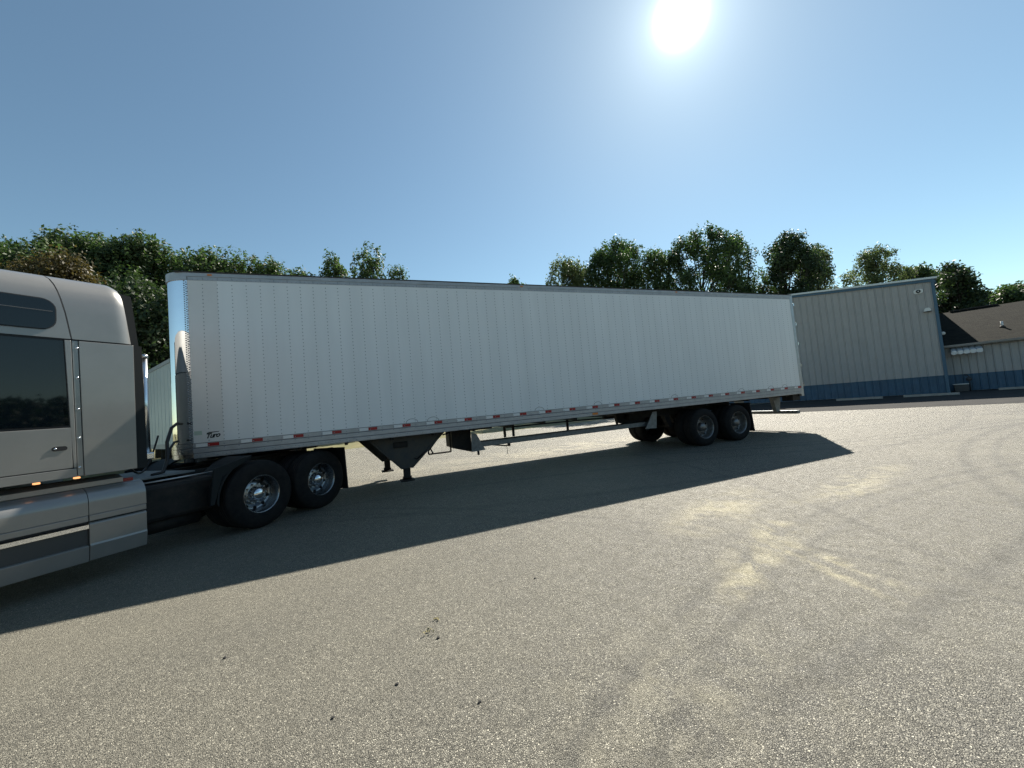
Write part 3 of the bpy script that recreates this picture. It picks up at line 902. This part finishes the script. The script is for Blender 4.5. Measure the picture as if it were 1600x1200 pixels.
# frame rails, deck plates and the drive axles
for sg in (-1, 1):
    MB().box(-5.7, 1.55, sg * .43, sg * .35, .68, .95).build('frame_rail', 'chassis', tk)
MB().box(-1.95, -1.10, -.75, .75, .955, .975).build('deck_plate', 'galvanised', tk)
MB().box(-1.90, -.95, -.95, -.45, .42, .88).build('air_tank', 'chassis', tk, bevel=.05)
MB().tube([(-1.83, -.98, .93), (-.95, -.98, .93)], .012, 6).build('deck_rail', 'aluminium', tk)
MB().tube([(-1.84, -.75, .36), (-1.1, -.75, .36)], .11, 12).build('air_tank', 'chassis', tk)
MB().prism([(-.42, 1.005), (.55, 1.02), (.75, .97), (-.5, .97)], 'y', -.45, .45).build('fifth_wheel', 'chassis', tk)
for s in (-.48, .57):
    MB().tube([(s, -1.0, .5), (s, 1.0, .5)], .08, 10).build('axle', 'chassis', tk)
    for yy, full in ((-1.22, True), (-.88, False)):
        add_wheel(W_DRIVE, tk, s, yy, .5, False, full)
    for yy, full in ((1.22, True), (.88, False)):
        add_wheel(W_DRIVE, tk, s, yy, .5, True, full)
for sg in (-1, 1):
    # quarter fender ahead of the front drive wheel
    arc_ = [(-.48 + .60 * math.cos(R(a)), .5 + .60 * math.sin(R(a))) for a in range(100, 186, 8)]
    arc2 = [(-.48 + .575 * math.cos(R(a)), .5 + .575 * math.sin(R(a))) for a in range(184, 99, -8)]
    MB().prism(arc_ + arc2, 'y', sg * 1.20, sg * .60).build('quarter_fender', 'ext_rubber', tk)
    MB().prism([(-1.10, .98), (-.68, 1.08), (-.60, 1.06), (-1.0, .86), (-1.11, .5), (-1.16, .5)], 'y', sg * 1.195, sg * 1.17).build('fender_panel', 'ext_rubber', tk)
    MB().prism([(1.11, .96), (1.14, .96), (1.17, .20), (1.15, .20)], 'y', sg * 1.20, sg * .60).build('mud_flap', 'flap_rubber', tk)
    MB().tube([(1.12, sg * .4, .97), (1.12, sg * 1.21, .97)], .015, 6).build('flap_bar', 'chassis', tk)
# upright pipe with a guard behind the cab, and the coiled lines
st = MB(); st.tube([(-1.70, -.92, 1.30), (-1.70, -.92, 2.50)], .040, 14); st.build('grab_pole', 'bright_metal', tk)
MB().tube([(-1.70, -.92, 2.50), (-1.70, -.92, 2.545)], .046, 14).build('pole_cap', 'bright_metal', tk)
MB().tube([(-1.745, -.90, 1.30), (-1.745, -.90, 2.0)], .014, 8).build('pole_guard', 'bright_metal', tk)
MB().box(-1.76, -1.64, -.97, -.87, 1.22, 1.30).build('pole_foot', 'bright_metal', tk, bevel=.01)
# ground light of the lot shows the air lines as black loops
def sag(a, b, drop, n=14):
    a, b = Vector(a), Vector(b)
    return [a.lerp(b, i / n) + Vector((0, 0, -drop * math.sin(math.pi * i / n))) for i in range(n + 1)]
hs = MB()
hs.tube([(-1.50, -.55, .98), (-1.36, -.52, 1.0), (-1.28, -.46, 1.15), (-1.24, -.38, 1.40), (-1.12, -.25, 1.60), (-.98, -.10, 1.66), (-.86, .02, 1.655)], .022, 8)
hs.build('air_hose', 'hose', tk)
MB().tube([(-1.30, -.48, 1.08), (-1.20, -.36, 1.30), (-1.06, -.18, 1.385), (-.90, .05, 1.39)], .016, 8).build('air_hose', 'hose', tk)
MB().tube(sag((-1.6, -.1, 1.2), (-.95, .5, 1.5), .35), .014, 6).build('air_hose', 'hose', tk)

# ================================================================== ANOTHER TRAILER PARKED BEHIND
TD = Vector((-.518, .855, 0))
t2 = thing('parked_trailer', 'pale white box trailer parked behind, seen between truck cab and nose', 'semi-trailer', (.3, 2.9, 0), 0)
t2.location = (0.05, 3.7, 0)
ang2 = math.atan2(TD.y, TD.x)
t2.rotation_euler = (0, 0, ang2)
t2.location = (-.65, 4.75, 0)
L2 = 14.0
# local x runs away along the trailer, near (left) side faces +y
t2p = MB().box(0.2, L2, -2.6, 0, 1.12, 3.98).build('body', 'far_white', t2, bevel=.02)
MB().box(.19, L2 + .01, -.03, .02, 3.97, 4.10).build('top_rail', 'rail_alu', t2)
MB().box(.19, L2 + .01, -2.62, -2.57, 3.97, 4.10).build('top_rail', 'rail_alu', t2)
MB().box(.19, L2 + .01, -.03, .02, 1.0, 1.17).build('bottom_rail', 'rail_alu', t2)
MB().box(.25, L2 - .05, -2.56, -.04, 3.99, 4.08).build('roof', 'far_white', t2)
for k in range(26):
    MB().box(.45 + k * .53, .47 + k * .53, .0, .008, 1.18, 3.96).build('side_post', 'far_white', t2)
for x in (2.0, 3.25):
    for yy, fl in ((-.03, True), (-2.57, False)):
        p = add_wheel(W_TRAIL, t2, x, yy, .49, fl)
MB().box(11.4, 11.55, -.55, -.40, .0, 1.0).build('landing_leg', 'chassis', t2)
MB().box(11.4, 11.55, -2.2, -2.05, .0, 1.0).build('landing_leg', 'chassis', t2)
MB().box(1.4, 4.4, -1.9, -.7, .6, 1.0).build('bogie_frame', 'chassis', t2)

# ================================================================== METAL BUILDINGS
BA = -67.0
PRX, PRY = 34.62, 4.03
ba = R(BA)
def BL(x, y):
    return (PRX + x * math.cos(ba) - y * math.sin(ba), PRY + x * math.sin(ba) + y * math.cos(ba))
b1 = thing('metal_building', 'tall beige ribbed metal building with blue base and blue corner trim', 'building', (PRX, PRY, 0), ba)
RIDGE = -7.3; EAVE = 6.66; SL = .118; BW = 14.6; BD = 22.0
def rake(x):
    return EAVE + SL * ((-x) if x > RIDGE else (x - 2 * RIDGE))
MB().prism([(-BW + .02, .0), (-.02, .0), (-.02, EAVE - .03), (RIDGE, rake(RIDGE) - .03), (-BW + .02, rake(-BW) - .03)], 'y', .06, BD).build('building_core', 'beige_clad', b1)
PW = .352
npan = int(BW / PW)
ZW = 1.035
def clad(x0, x1, z0, zl, zr, y=0., rib=.05, m='beige_clad', parent=None, name='wall_panel'):
    """one ribbed sheet: a rib along its left edge, two faint flutes across the pan"""
    wd = x1 - x0
    xs = [0, .008, .030, .058, .080, .36 * wd + .03, .36 * wd + .045, .36 * wd + .075, .36 * wd + .09, .70 * wd, .70 * wd + .015, .70 * wd + .045, .70 * wd + .06, wd]
    ds = [0, 0, rib, rib, 0, 0, .006, .006, 0, 0, .006, .006, 0, 0]
    n = len(xs)
    v = []
    for x, d in zip(xs, ds):
        t = x / wd
        v += [(x0 + x, y - d, z0), (x0 + x, y - d, zl * (1 - t) + zr * t)]
    f = [(2 * i, 2 * i + 2, 2 * i + 3, 2 * i + 1) for i in range(n - 1)]
    k = len(v)
    v += [(x0, y + .05, z0), (x1, y + .05, z0), (x1, y + .05, zr), (x0, y + .05, zl)]
    f += [(k, k + 3, k + 2, k + 1)]
    m_ = MB().add(v, f)
    return m_.build(name, m, parent)
for k in range(npan):
    x1 = -k * PW - .0; x0 = x1 - PW
    clad(x0 + .001, x1 - .001, ZW + .004, rake(x0) - .02, rake(x1) - .02, parent=b1)
    clad(x0 + .001, x1 - .001, .02, ZW, ZW, y=-.002, m='blue_clad', parent=b1, name='base_panel')
MB().box(-BW, 0, -.075, -.052, ZW - .012, ZW + .012).build('base_flashing', 'blue_trim', b1)
# corner trim and rake trim
MB().box(-.01, .13, -.09, .16, 0.0, EAVE + .04).build('corner_trim', 'blue_trim', b1)
MB().box(-BW - .13, -BW + .01, -.07, .16, 0.0, rake(-BW) + .04).build('corner_trim', 'blue_trim', b1)
for (xa, xb) in ((0.16, RIDGE), (RIDGE, -BW - .16)):
    MB().prism([(xa, rake(xa) - .05), (xa, rake(xa) + .10), (xb, rake(xb) + .10), (xb, rake(xb) - .05)], 'y', -.10, .12).build('rake_trim', 'blue_trim', b1)
    MB().prism([(xa + (.1 if xa > xb and xa > 0 else 0), rake(xa) + .105), (xa + (.1 if xa > xb and xa > 0 else 0), rake(xa) + .22), (xb, rake(xb) + .22), (xb, rake(xb) + .105)], 'y', -.17, BD + .1).build('roof', 'roof_metal', b1)
MB().box(.0, .05, .17, BD, 0, EAVE - .05).build('side_wall', 'beige_clad', b1)
MB().box(.06, .22, .17, BD, EAVE - .12, EAVE + .05).build('gutter', 'blue_trim', b1)
# small buildings' own fittings
wl = part('wall_lamp', b1, (-.30, -.05, 4.95))
MB().prism([(-.16, -.05), (.16, -.05), (.12, .10), (.06, .16), (-.06, .16), (-.12, .10)], 'y', -.16, .0).build('lamp_hood', 'lamp_white', wl, bevel=.01)
MB().box(-.17, .17, -.19, -.0, -.085, -.055).build('lamp_lens', 'lamp_dark', wl)
al = part('round_vent', b1, (-.56, -.04, 6.18))
MB().prism(rrect(-.20, .20, -.13, .13, .10), 'y', -.04, .0).build('vent_plate', 'lamp_white', al)
MB().lathe([(0, -.09), (.05, -.09), (.06, -.06), (.10, -.05), (.105, -.04)], 20).build('vent_ring', 'lamp_dark', al)
MB().lathe([(0, -.10), (.03, -.10), (.035, -.085)], 12).build('vent_centre', 'lamp_white', al)
MB().box(-5.4, -5.1, -.06, -.036, 1.0, 1.03).build('wall_vent', 'lamp_dark', b1)

b2 = thing('low_building', 'low beige and blue building with brown shingle roof beside the tall one', 'building', (*BL(0, 0), 0), ba)
Y2 = 1.5; X2 = .16; X3 = 13.0; EZ = 2.62
MB().box(X2 + .02, X3, Y2 + .06, 13.0, 0, EZ + .05).build('building_core', 'beige_clad', b2)
k = 0; x = X2
while x < X3 - .3:
    x1 = min(x + .31, X3)
    clad(x + .001, x1 - .001, 1.005, EZ, EZ, y=Y2, rib=.045, parent=b2)
    clad(x + .001, x1 - .001, .02, 1.0, 1.0, y=Y2 - .002, rib=.045, m='blue_clad', parent=b2, name='base_panel')
    x = x1
MB().box(X2, X3 + .3, Y2 - .36, Y2 + .05, EZ + .02, EZ + .055).build('soffit', 'gutter', b2)
MB().prism([(Y2 - .50, EZ + .17), (Y2 - .48, EZ + .06), (Y2 - .37, EZ + .04), (Y2 - .36, EZ + .17)], 'x', X2, X3 + .3).build('gutter', 'gutter', b2)
# hip roof: front plane, ridge
M2 = .40
ridge_t = 7.55; rz = EZ + .14 + M2 * (ridge_t - (Y2 - .42))
def plane_roof():
    m = MB()
    e0 = (X2, Y2 - .42, EZ + .14); e1 = (X3 + .35, Y2 - .42, EZ + .14)
    r0 = (X2, ridge_t, rz); r1 = (5.0, ridge_t, rz)
    b0 = (X2, 2 * ridge_t - Y2, EZ + .14); b1_ = (X3 + .35, 2 * ridge_t - Y2, EZ + .14)
    m.add([e0, e1, r1, r0, b0, b1_], [(0, 1, 2, 3), (1, 5, 2), (3, 2, 5, 4), (0, 3, 4), (0, 4, 5, 1)])
    return m
# the shingle plane is built flat in its own frame so that the courses run with the eave
class _P: pass
sl_len = math.hypot(ridge_t - (Y2 - .42), rz - EZ - .14)
fr = MB(); fr.add([(0, 0, 0), (X3 + .35 - X2, 0, 0), (5.0 - X2, sl_len, 0), (0, sl_len, 0)], [(0, 1, 2, 3)])
fr.add([(0, 0, -.04), (X3 + .35 - X2, 0, -.04), (5.0 - X2, sl_len, -.04), (0, sl_len, -.04)], [(3, 2, 1, 0)])
fr.add([(0, 0, 0), (X3 + .35 - X2, 0, 0), (X3 + .35 - X2, 0, -.04), (0, 0, -.04)], [(3, 2, 1, 0)])
ro = fr.build('roof', 'shingle', b2, (X2, Y2 - .42, EZ + .16))
ro.rotation_euler = (math.atan(M2), 0, 0)
pr2 = plane_roof().build('roof', 'shingle', b2)
MB().box(X2 + .9, 3.2, ridge_t - .14, ridge_t + .14, rz + .03, rz + .10).build('ridge_vent', 'dark_edge', b2)
vz = EZ + .16 + M2 * (3.13 - (Y2 - .42))
vp = MB().tube([(2.72, 3.13, vz - .05), (2.72, 3.13, vz + .34)], .055, 12).build('vent_pipe', 'pipe_white', b2)
MB().lathe([(0, 0), (.13, 0)], 12).v
MB().tube([(2.72, 3.13, vz - .04), (2.72, 3.13, vz + .09)], [.15, .07], 12).build('pipe_boot', 'dark_edge', vp)
# scalloped aluminium awning over the side door
aw = part('awning', b2)
nA = 5
for k in range(nA):
    xa = .42 + k * .245; xb = xa + .238
    z1 = EZ - .02; z0 = z1 - .34
    y1 = Y2 - .04; y0 = Y2 - .75
    m = MB()
    lift = .05
    v = [(xa, y1, z1), (xb, y1, z1), (xa, y0, z0 + .10), (xb, y0, z0 + .10), (xa + .04, y1, z1 + lift), (xb - .04, y1, z1 + lift), (xa + .04, y0 - .02, z0 + .10 + lift), (xb - .04, y0 - .02, z0 + .10 + lift),
         (xa, y0, z0 - .02), (xa + .06, y0 - .01, z0 - .07), (xb - .06, y0 - .01, z0 - .07), (xb, y0, z0 - .02)]
    f = [(0, 2, 6, 4), (4, 6, 7, 5), (5, 7, 3, 1), (2, 8, 9, 6), (6, 9, 10, 7), (7, 10, 11, 3), (0, 1, 3, 2)]
    m.add(v, f)
    m.build('awning_slat', 'awning_alu', aw)
# flood lamp on the tall building's side
fl_ = MB().lathe([(0, 0), (.10, .0), (.07, .14), (.02, .20), (0, .2)], 14, (.24, 1.0, 3.55)).build('flood_lamp', 'lamp_white', b1)

# meter / utility unit in the nook
hv = thing('utility_unit', 'small dark utility unit with pipes in the nook by the blue corner', 'utility box', (*BL(.62, .85), 0), ba)
MB().box(-.28, .28, -.25, .25, 0, .42).build('unit_body', 'hvac', hv, bevel=.02)
MB().box(-.30, .30, -.27, .27, .42, .46).build('unit_lid', 'lamp_white', hv, bevel=.01)
MB().tube([(.36, .2, 0), (.36, .2, .85), (.30, .3, .95), (.2, .35, .95)], .03, 8).build('unit_pipe', 'hvac', hv)
MB().lathe([(0, -.06), (.11, -.06), (.12, .0), (.11, .06), (0, .06)], 14, (.36, .2, .7)).build('unit_dial', 'hvac', hv)

# concrete wheel stops along the buildings
wsm = MB().prism([(-.09, 0), (.09, 0), (.06, .12), (-.06, .12)], 'x', -1.05, 1.05).mesh('wheel_stop', 'concrete', .015)
for (x, y), lb in (((-3.7, -2.6), 'concrete wheel stop along the tall building, nearer the trailer'),
                   ((-.75, -2.6), 'concrete wheel stop along the tall building, by its blue corner'),
                   ((2.95, .2), 'concrete wheel stop in front of the low building')):
    px, py = BL(x, y)
    tag(link('wheel_stop', wsm, None, (px, py, 0), ba), lb, 'wheel stop', 'wheel stops along the buildings')

# ================================================================== TREES
def trunk_mesh(H, r, rs, lobes):
    m = MB()
    top = H * .72
    bend = (rs.uniform(-.4, .4), rs.uniform(-.4, .4))
    path = [(bend[0] * t * t, bend[1] * t * t, top * t) for t in (0, .15, .35, .55, .75, 1.)]
    m.tube(path, [r * 1.25, r, r * .85, r * .65, r * .42, r * .14], 9)
    for (cx, cy, cz, lr) in lobes:
        t = min(.9, max(.18, (cz - lr * 1.2) / top * .75))
        s = Vector((bend[0] * t * t, bend[1] * t * t, top * t))
        e = Vector((cx, cy, cz))
        midp = s.lerp(e, .5) + Vector((0, 0, -.06 * (e - s).length))
        rr = r * .42 * (1 - t * .55)
        m.tube([s, midp, e], [rr, rr * .6, rr * .18], 6)
        for q in range(3):
            d = Vector((rs.gauss(0, 1), rs.gauss(0, 1), rs.gauss(.3, .8))).normalized() * lr * .8
            m.tube([midp.lerp(e, .5), e + d * .5, e + d], [rr * .3, rr * .2, rr * .06], 4, False)
    return m
def crown_mesh(lobes, leaf, per, seed, mtl, spiky=0., clump_r=.34, fill=.45, aspect=.5):
    """leaf-sized diamonds gathered in clumps through each lobe"""
    g_ = np.random.default_rng(seed)
    P = []; Nn = []
    for (cx, cy, cz, lr) in lobes:
        nc = max(6, int(per * (lr ** 2)))
        d = g_.normal(size=(nc, 3)); d /= np.linalg.norm(d, axis=1)[:, None]
        d[:, 2] = np.where(d[:, 2] < -.5, -d[:, 2] * .5, d[:, 2])
        rad = lr * (fill + (1.06 - fill) * g_.random(nc) ** .55)
        c = d * rad[:, None]
        c[:, 2] *= .88
        ctr = c + np.array([cx, cy, cz])
        if spiky:
            up = d[:, 2] > .25
            ctr[up, 2] += g_.random(up.sum()) * spiky
        nl = 15
        off = np.clip(g_.normal(size=(nc, nl, 3)), -1.5, 1.5) * clump_r * (.55 + .6 * g_.random((nc, 1, 1)))
        if spiky:
            off[:, :, :2] *= .62; off[:, :, 2] *= 1.25
        P.append((ctr[:, None, :] + off).reshape(-1, 3))
        nn = d[:, None, :] * .8 + g_.normal(size=(nc, nl, 3)) * .75 + np.array([0, 0, .35])
        Nn.append(nn.reshape(-1, 3))
    P = np.concatenate(P); Nn = np.concatenate(Nn)
    Nn /= np.linalg.norm(Nn, axis=1)[:, None]
    n = len(P)
    t = g_.normal(size=(n, 3)); t -= (t * Nn).sum(1)[:, None] * Nn; t /= np.linalg.norm(t, axis=1)[:, None]
    b = np.cross(Nn, t)
    s = leaf * (.65 + .7 * g_.random(n))[:, None]
    V = np.empty((n, 4, 3))
    V[:, 0] = P - t * s; V[:, 1] = P + b * s * aspect + Nn * s * .12; V[:, 2] = P + t * s; V[:, 3] = P - b * s * aspect + Nn * s * .12
    me = bpy.data.meshes.new('crown')
    me.vertices.add(4 * n); me.vertices.foreach_set('co', V.reshape(-1).astype(np.float32))
    me.loops.add(4 * n); me.loops.foreach_set('vertex_index', np.arange(4 * n, dtype=np.int32))
    me.polygons.add(n); me.polygons.foreach_set('loop_start', np.arange(0, 4 * n, 4, dtype=np.int32)); me.polygons.foreach_set('loop_total', np.full(n, 4, dtype=np.int32))
    me.update(calc_edges=True)
    me.materials.append(MATS[mtl])
    return me
def tree(label, x, y, H, hw, mtl, seed, leaf=.11, per=55, spiky=0., low=.25, group=None, nl=None, fill=.4, clump=.26, name='broadleaf_tree', point=0., open_=0.):
    """open_ = 0 closed crown, 1 airy crown of separate branch ends"""
    rs = random.Random(seed)
    t = thing(name, label, 'tree', (x, y, 0), 0., group)
    lobes = []
    ch = H * (1 - low)
    nl = nl or max(14, int((10 + ch * 1.3) * (1 + 1.1 * open_)))
    for i in range(nl):
        f = (i + rs.uniform(.1, .9)) / nl
        z = H * low + ch * (.06 + .86 * f)
        prof = math.sin(math.pi * (.20 + .74 * f)) ** .6 * (1 - point * f)
        a = i * 2.4 + rs.uniform(-.7, .7)
        rr = hw * prof * rs.uniform(.2, .9)
        lr = hw * rs.uniform(.22, .42) * (1 - .45 * open_) * (1 - .45 * point * f)
        lobes.append((rr * math.cos(a), rr * math.sin(a), min(z, H - lr * .92 - spiky * .4), lr))
    lr = hw * .27 * (1 - .4 * point)
    lobes.append((rs.uniform(-.3, .3) * hw, rs.uniform(-.3, .3) * hw, H - lr * .9 - spiky * .5, lr))
    trunk_mesh(H, .10 + H * .011, rs, lobes).build('trunk', 'bark', t)
    link('crown', crown_mesh(lobes, leaf, per, seed, mtl, spiky, clump, fill), t)
    return t
GL = 'trees of the wood behind the truck and trailer'
tree('leafy green tree at the far left edge, partly out of the picture', -19.7, 26.5, 14.4, 4.6, 'leaf_deep', 11, 0.115, 62, 0.8, group=GL, clump=0.24)
tree('green tree behind the brown-leaved one, lower than its neighbour to the right', -18.3, 28.6, 15.1, 4.4, 'leaf_deep', 12, 0.075, 110, 0.8, group=GL, clump=0.24)
tree('tallest green tree of the wood behind the truck cab roof', -13.8, 26.2, 15.1, 4.9, 'leaf_mid', 13, 0.115, 62, 1.0, group=GL, clump=0.24)
tree('green tree above the gap between cab and trailer nose', -10.0, 25.9, 15.0, 4.4, 'leaf_mid', 14, 0.115, 62, 0.9, group=GL, clump=0.24)
tree('green tree rising just above the front corner of the trailer roof', -6.6, 25.7, 14.3, 4.2, 'leaf_mid', 15, 0.115, 62, 0.8, group=GL, clump=0.24)
tree('low green tree top over the front part of the trailer roof', -2.9, 26.4, 13.8, 4.0, 'leaf_mid', 16, 0.115, 62, 0.8, group=GL, clump=0.24)
tree('brown-leaved tree just above the truck cab roof', -10.6, 17.7, 10.6, 2.9, 'leaf_brown', 17, 0.075, 110, 0.0, low=.3, clump=0.24)
tree('dark bushy tree filling the gap between cab and trailer nose', -6.6, 17.6, 9.1, 3.2, 'leaf_dark', 18, 0.115, 62, 0.8, low=.06, group=GL, clump=0.24)
tree('dark low tree behind the truck cab', -9.4, 20.5, 10.3, 3.6, 'leaf_dark', 19, 0.115, 62, 0.8, low=.06, group=GL, clump=0.24)
tree('low round tree top between the wood and the spiky trees', -.4, 27.0, 13.6, 2.9, 'leaf_mid', 26, 0.115, 62, 0.5, group=GL, clump=0.24)
tree('spiky upright green tree over the trailer roof, left of the pair', 1.5, 27.5, 15.2, 2.7, 'leaf_mid', 20, 0.115, 62, 1.0, group='spiky trees over the trailer roof', point=.3, name='upright_tree', clump=0.24)
tree('spiky upright green tree over the trailer roof, tallest of the group', 4.0, 24.6, 14.6, 2.3, 'leaf_mid', 21, 0.115, 62, 1.2, group='spiky trees over the trailer roof', point=.4, name='upright_tree', clump=0.24)
tree('small spiky tree top at the right end of the upright trees', 6.3, 24.8, 13.3, 1.9, 'leaf_mid', 22, 0.115, 62, 1.0, group='spiky trees over the trailer roof', point=.4, name='upright_tree', clump=0.24)
tree('tip of a distant tree just showing over the middle of the trailer roof', 24.7, 42.0, 19.3, 2.6, 'leaf_mid', 23, 0.17, 34, 0.4, clump=0.32)
GR = 'trees standing behind the rear of the trailer'
tree('yellowish green tree at the left end of the group over the trailer', 23.8, 26.3, 16.0, 3.8, 'leaf_pale', 31, 0.135, 34, 0.3, low=.3, group=GR, clump=0.32, open_=.85)
tree('broad dark green tree second from the left over the trailer', 29.4, 26.1, 18.2, 5.3, 'leaf_deep', 32, 0.135, 34, 0.3, low=.3, group=GR, clump=0.32, open_=.85)
tree('smaller green tree between the two broad ones over the trailer', 32.6, 24.0, 16.6, 3.4, 'leaf_mid', 33, 0.135, 34, 0.3, low=.3, group=GR, clump=0.32, open_=.85)
tree('tallest broad green tree over the rear half of the trailer', 36.2, 21.3, 17.9, 5.1, 'leaf_deep', 34, 0.135, 34, 0.3, low=.3, group=GR, clump=0.32, open_=.85)
tree('airy green tree right of the tallest one, sky showing through', 40.6, 20.6, 17.2, 3.6, 'leaf_mid', 35, 0.13, 34, 0.3, low=.3, group=GR, clump=0.32, open_=1.0)
tree('dense dark tree above the rear corner of the trailer', 43.5, 17.4, 16.0, 4.0, 'leaf_dark', 36, 0.135, 44, 0.3, low=.25, group=GR, clump=0.32, open_=.5)
tree('thin pale tree with sparse leaves right of the dense dark one', 49.4, 18.3, 15.4, 3.7, 'leaf_pale', 37, 0.13, 44, 0.3, low=.35, group=GR, clump=0.32, open_=1.0)
GB = 'trees behind the buildings'
tree('sparse pale green tree above the roof of the tall building', 60.7, 18.1, 16.3, 4.0, 'leaf_pale', 41, 0.13, 34, 0.2, low=.35, group=GB, clump=0.32, open_=0.9)
tree('low rounded pale tree above the tall building by its corner', 67.5, 17.6, 14.0, 4.1, 'leaf_mid', 42, 0.17, 34, 0.0, low=.3, group=GB, clump=0.32)
tree('dark layered tree beside the blue corner of the tall building', 61.0, 11.8, 12.3, 3.4, 'leaf_dark', 43, 0.17, 34, 0.0, low=.18, group=GB, point=.35, clump=0.32, open_=0.5)
tree('round green tree above the left of the shingle roof', 69.7, 12.8, 9.9, 3.9, 'leaf_deep', 44, 0.17, 34, 0.0, low=.2, group=GB, clump=0.32)
tree('bright green tree above the shingle roof', 69.6, 10.4, 9.7, 3.8, 'leaf_mid', 45, 0.17, 34, 0.2, low=.2, group=GB, clump=0.32)
tree('green tree at the right edge of the picture above the shingle roof', 76.9, 9.5, 10.6, 4.6, 'leaf_mid', 46, 0.17, 34, 0.2, low=.2, group=GB, clump=0.32)
tree('low green bush tree behind the layered dark tree', 74.0, 16.0, 9.5, 4.6, 'leaf_deep', 47, 0.17, 34, 0.0, low=.15, group=GB, clump=0.32, open_=0.5)

rw = random.Random(77)
wl_ = []
for k in range(46):
    x = -95 + k * 4.2
    wl_.append((x, -62 + rw.uniform(-4, 4), rw.uniform(2.0, 4.5), rw.uniform(3.0, 4.6)))
    wl_.append((x + 2, -64 + rw.uniform(-4, 4), rw.uniform(5.0, 8.0), rw.uniform(2.4, 3.8)))
for k in range(30):
    t_ = k / 29
    wl_.append((70 + 90 * t_ + rw.uniform(-3, 3), -64 + 50 * t_ + rw.uniform(-3, 3), rw.uniform(2.0, 4.5), rw.uniform(3.2, 5.0)))
    wl_.append((72 + 90 * t_ + rw.uniform(-3, 3), -66 + 50 * t_ + rw.uniform(-3, 3), rw.uniform(5.0, 9.0), rw.uniform(2.6, 4.2)))
fw = link('far_wood', crown_mesh(wl_, .55, 3.2, 78, 'leaf_dark', 0., .9, .5))
fw['kind'] = 'stuff'; fw['label'] = 'far wood across the lot, mirrored in the truck windows'; fw['category'] = 'wood'

# ================================================================== SMALL THINGS ON THE ASPHALT
def sprig(x, y, label, n, seed, L_=.05, m='dry_leaf'):
    rs = random.Random(seed)
    mm = MB()
    for i in range(n):
        a = rs.uniform(0, 6.28); l = L_ * rs.uniform(.5, 1.); h = rs.uniform(.004, .03)
        c = Vector((rs.uniform(-.03, .03), rs.uniform(-.03, .03), .003))
        d = Vector((math.cos(a), math.sin(a), 0)); s_ = Vector((-d.y, d.x, 0)) * l * .22
        mm.add([c, c + d * l * .5 + s_ + Vector((0, 0, h)), c + d * l + Vector((0, 0, h * .6)), c + d * l * .5 - s_ + Vector((0, 0, h))], [(0, 1, 2, 3)])
    return tag(mm.build('dry_sprig', m, None, (x, y, 0)), label, 'leaf litter')
sprig(3.15, -4.76, 'small dried yellow-green sprig lying on the asphalt in the foreground', 7, 1, .038)
sprig(3.23, -4.63, 'thin dried stem lying just beyond the yellow-green sprig', 3, 2, .045)
def pebble(x, y, r, label, seed):
    rs = random.Random(seed)
    bm = bmesh.new(); bmesh.ops.create_icosphere(bm, subdivisions=1, radius=r)
    for v in bm.verts:
        v.co *= rs.uniform(.7, 1.2); v.co.z *= .6
    me_ = bpy.data.meshes.new('pebble'); bm.to_mesh(me_); bm.free(); me_.materials.append(MATS['stone_dark'])
    tag(link('pebble', me_, None, (x, y, r * .35)), label, 'pebble', 'dark pebbles in the foreground')
pebble(3.19, -4.86, .013, 'flat dark pebble just right of the dried sprig', 1)
pebble(2.90, -5.18, .011, 'dark pebble left and below the dried sprig', 2)
pebble(3.28, -5.53, .010, 'dark pebble right of the lower pair in the foreground', 3)
pebble(2.58, -5.27, .010, 'dark pebble at the lower left of the foreground middle', 4)
pebble(4.11, -4.42, .010, 'dark pebble alone right of the sprig, nearer the shadow', 5)
pebble(1.87, -4.35, .012, 'dark pebble on sunlit asphalt at the left of the foreground', 6)
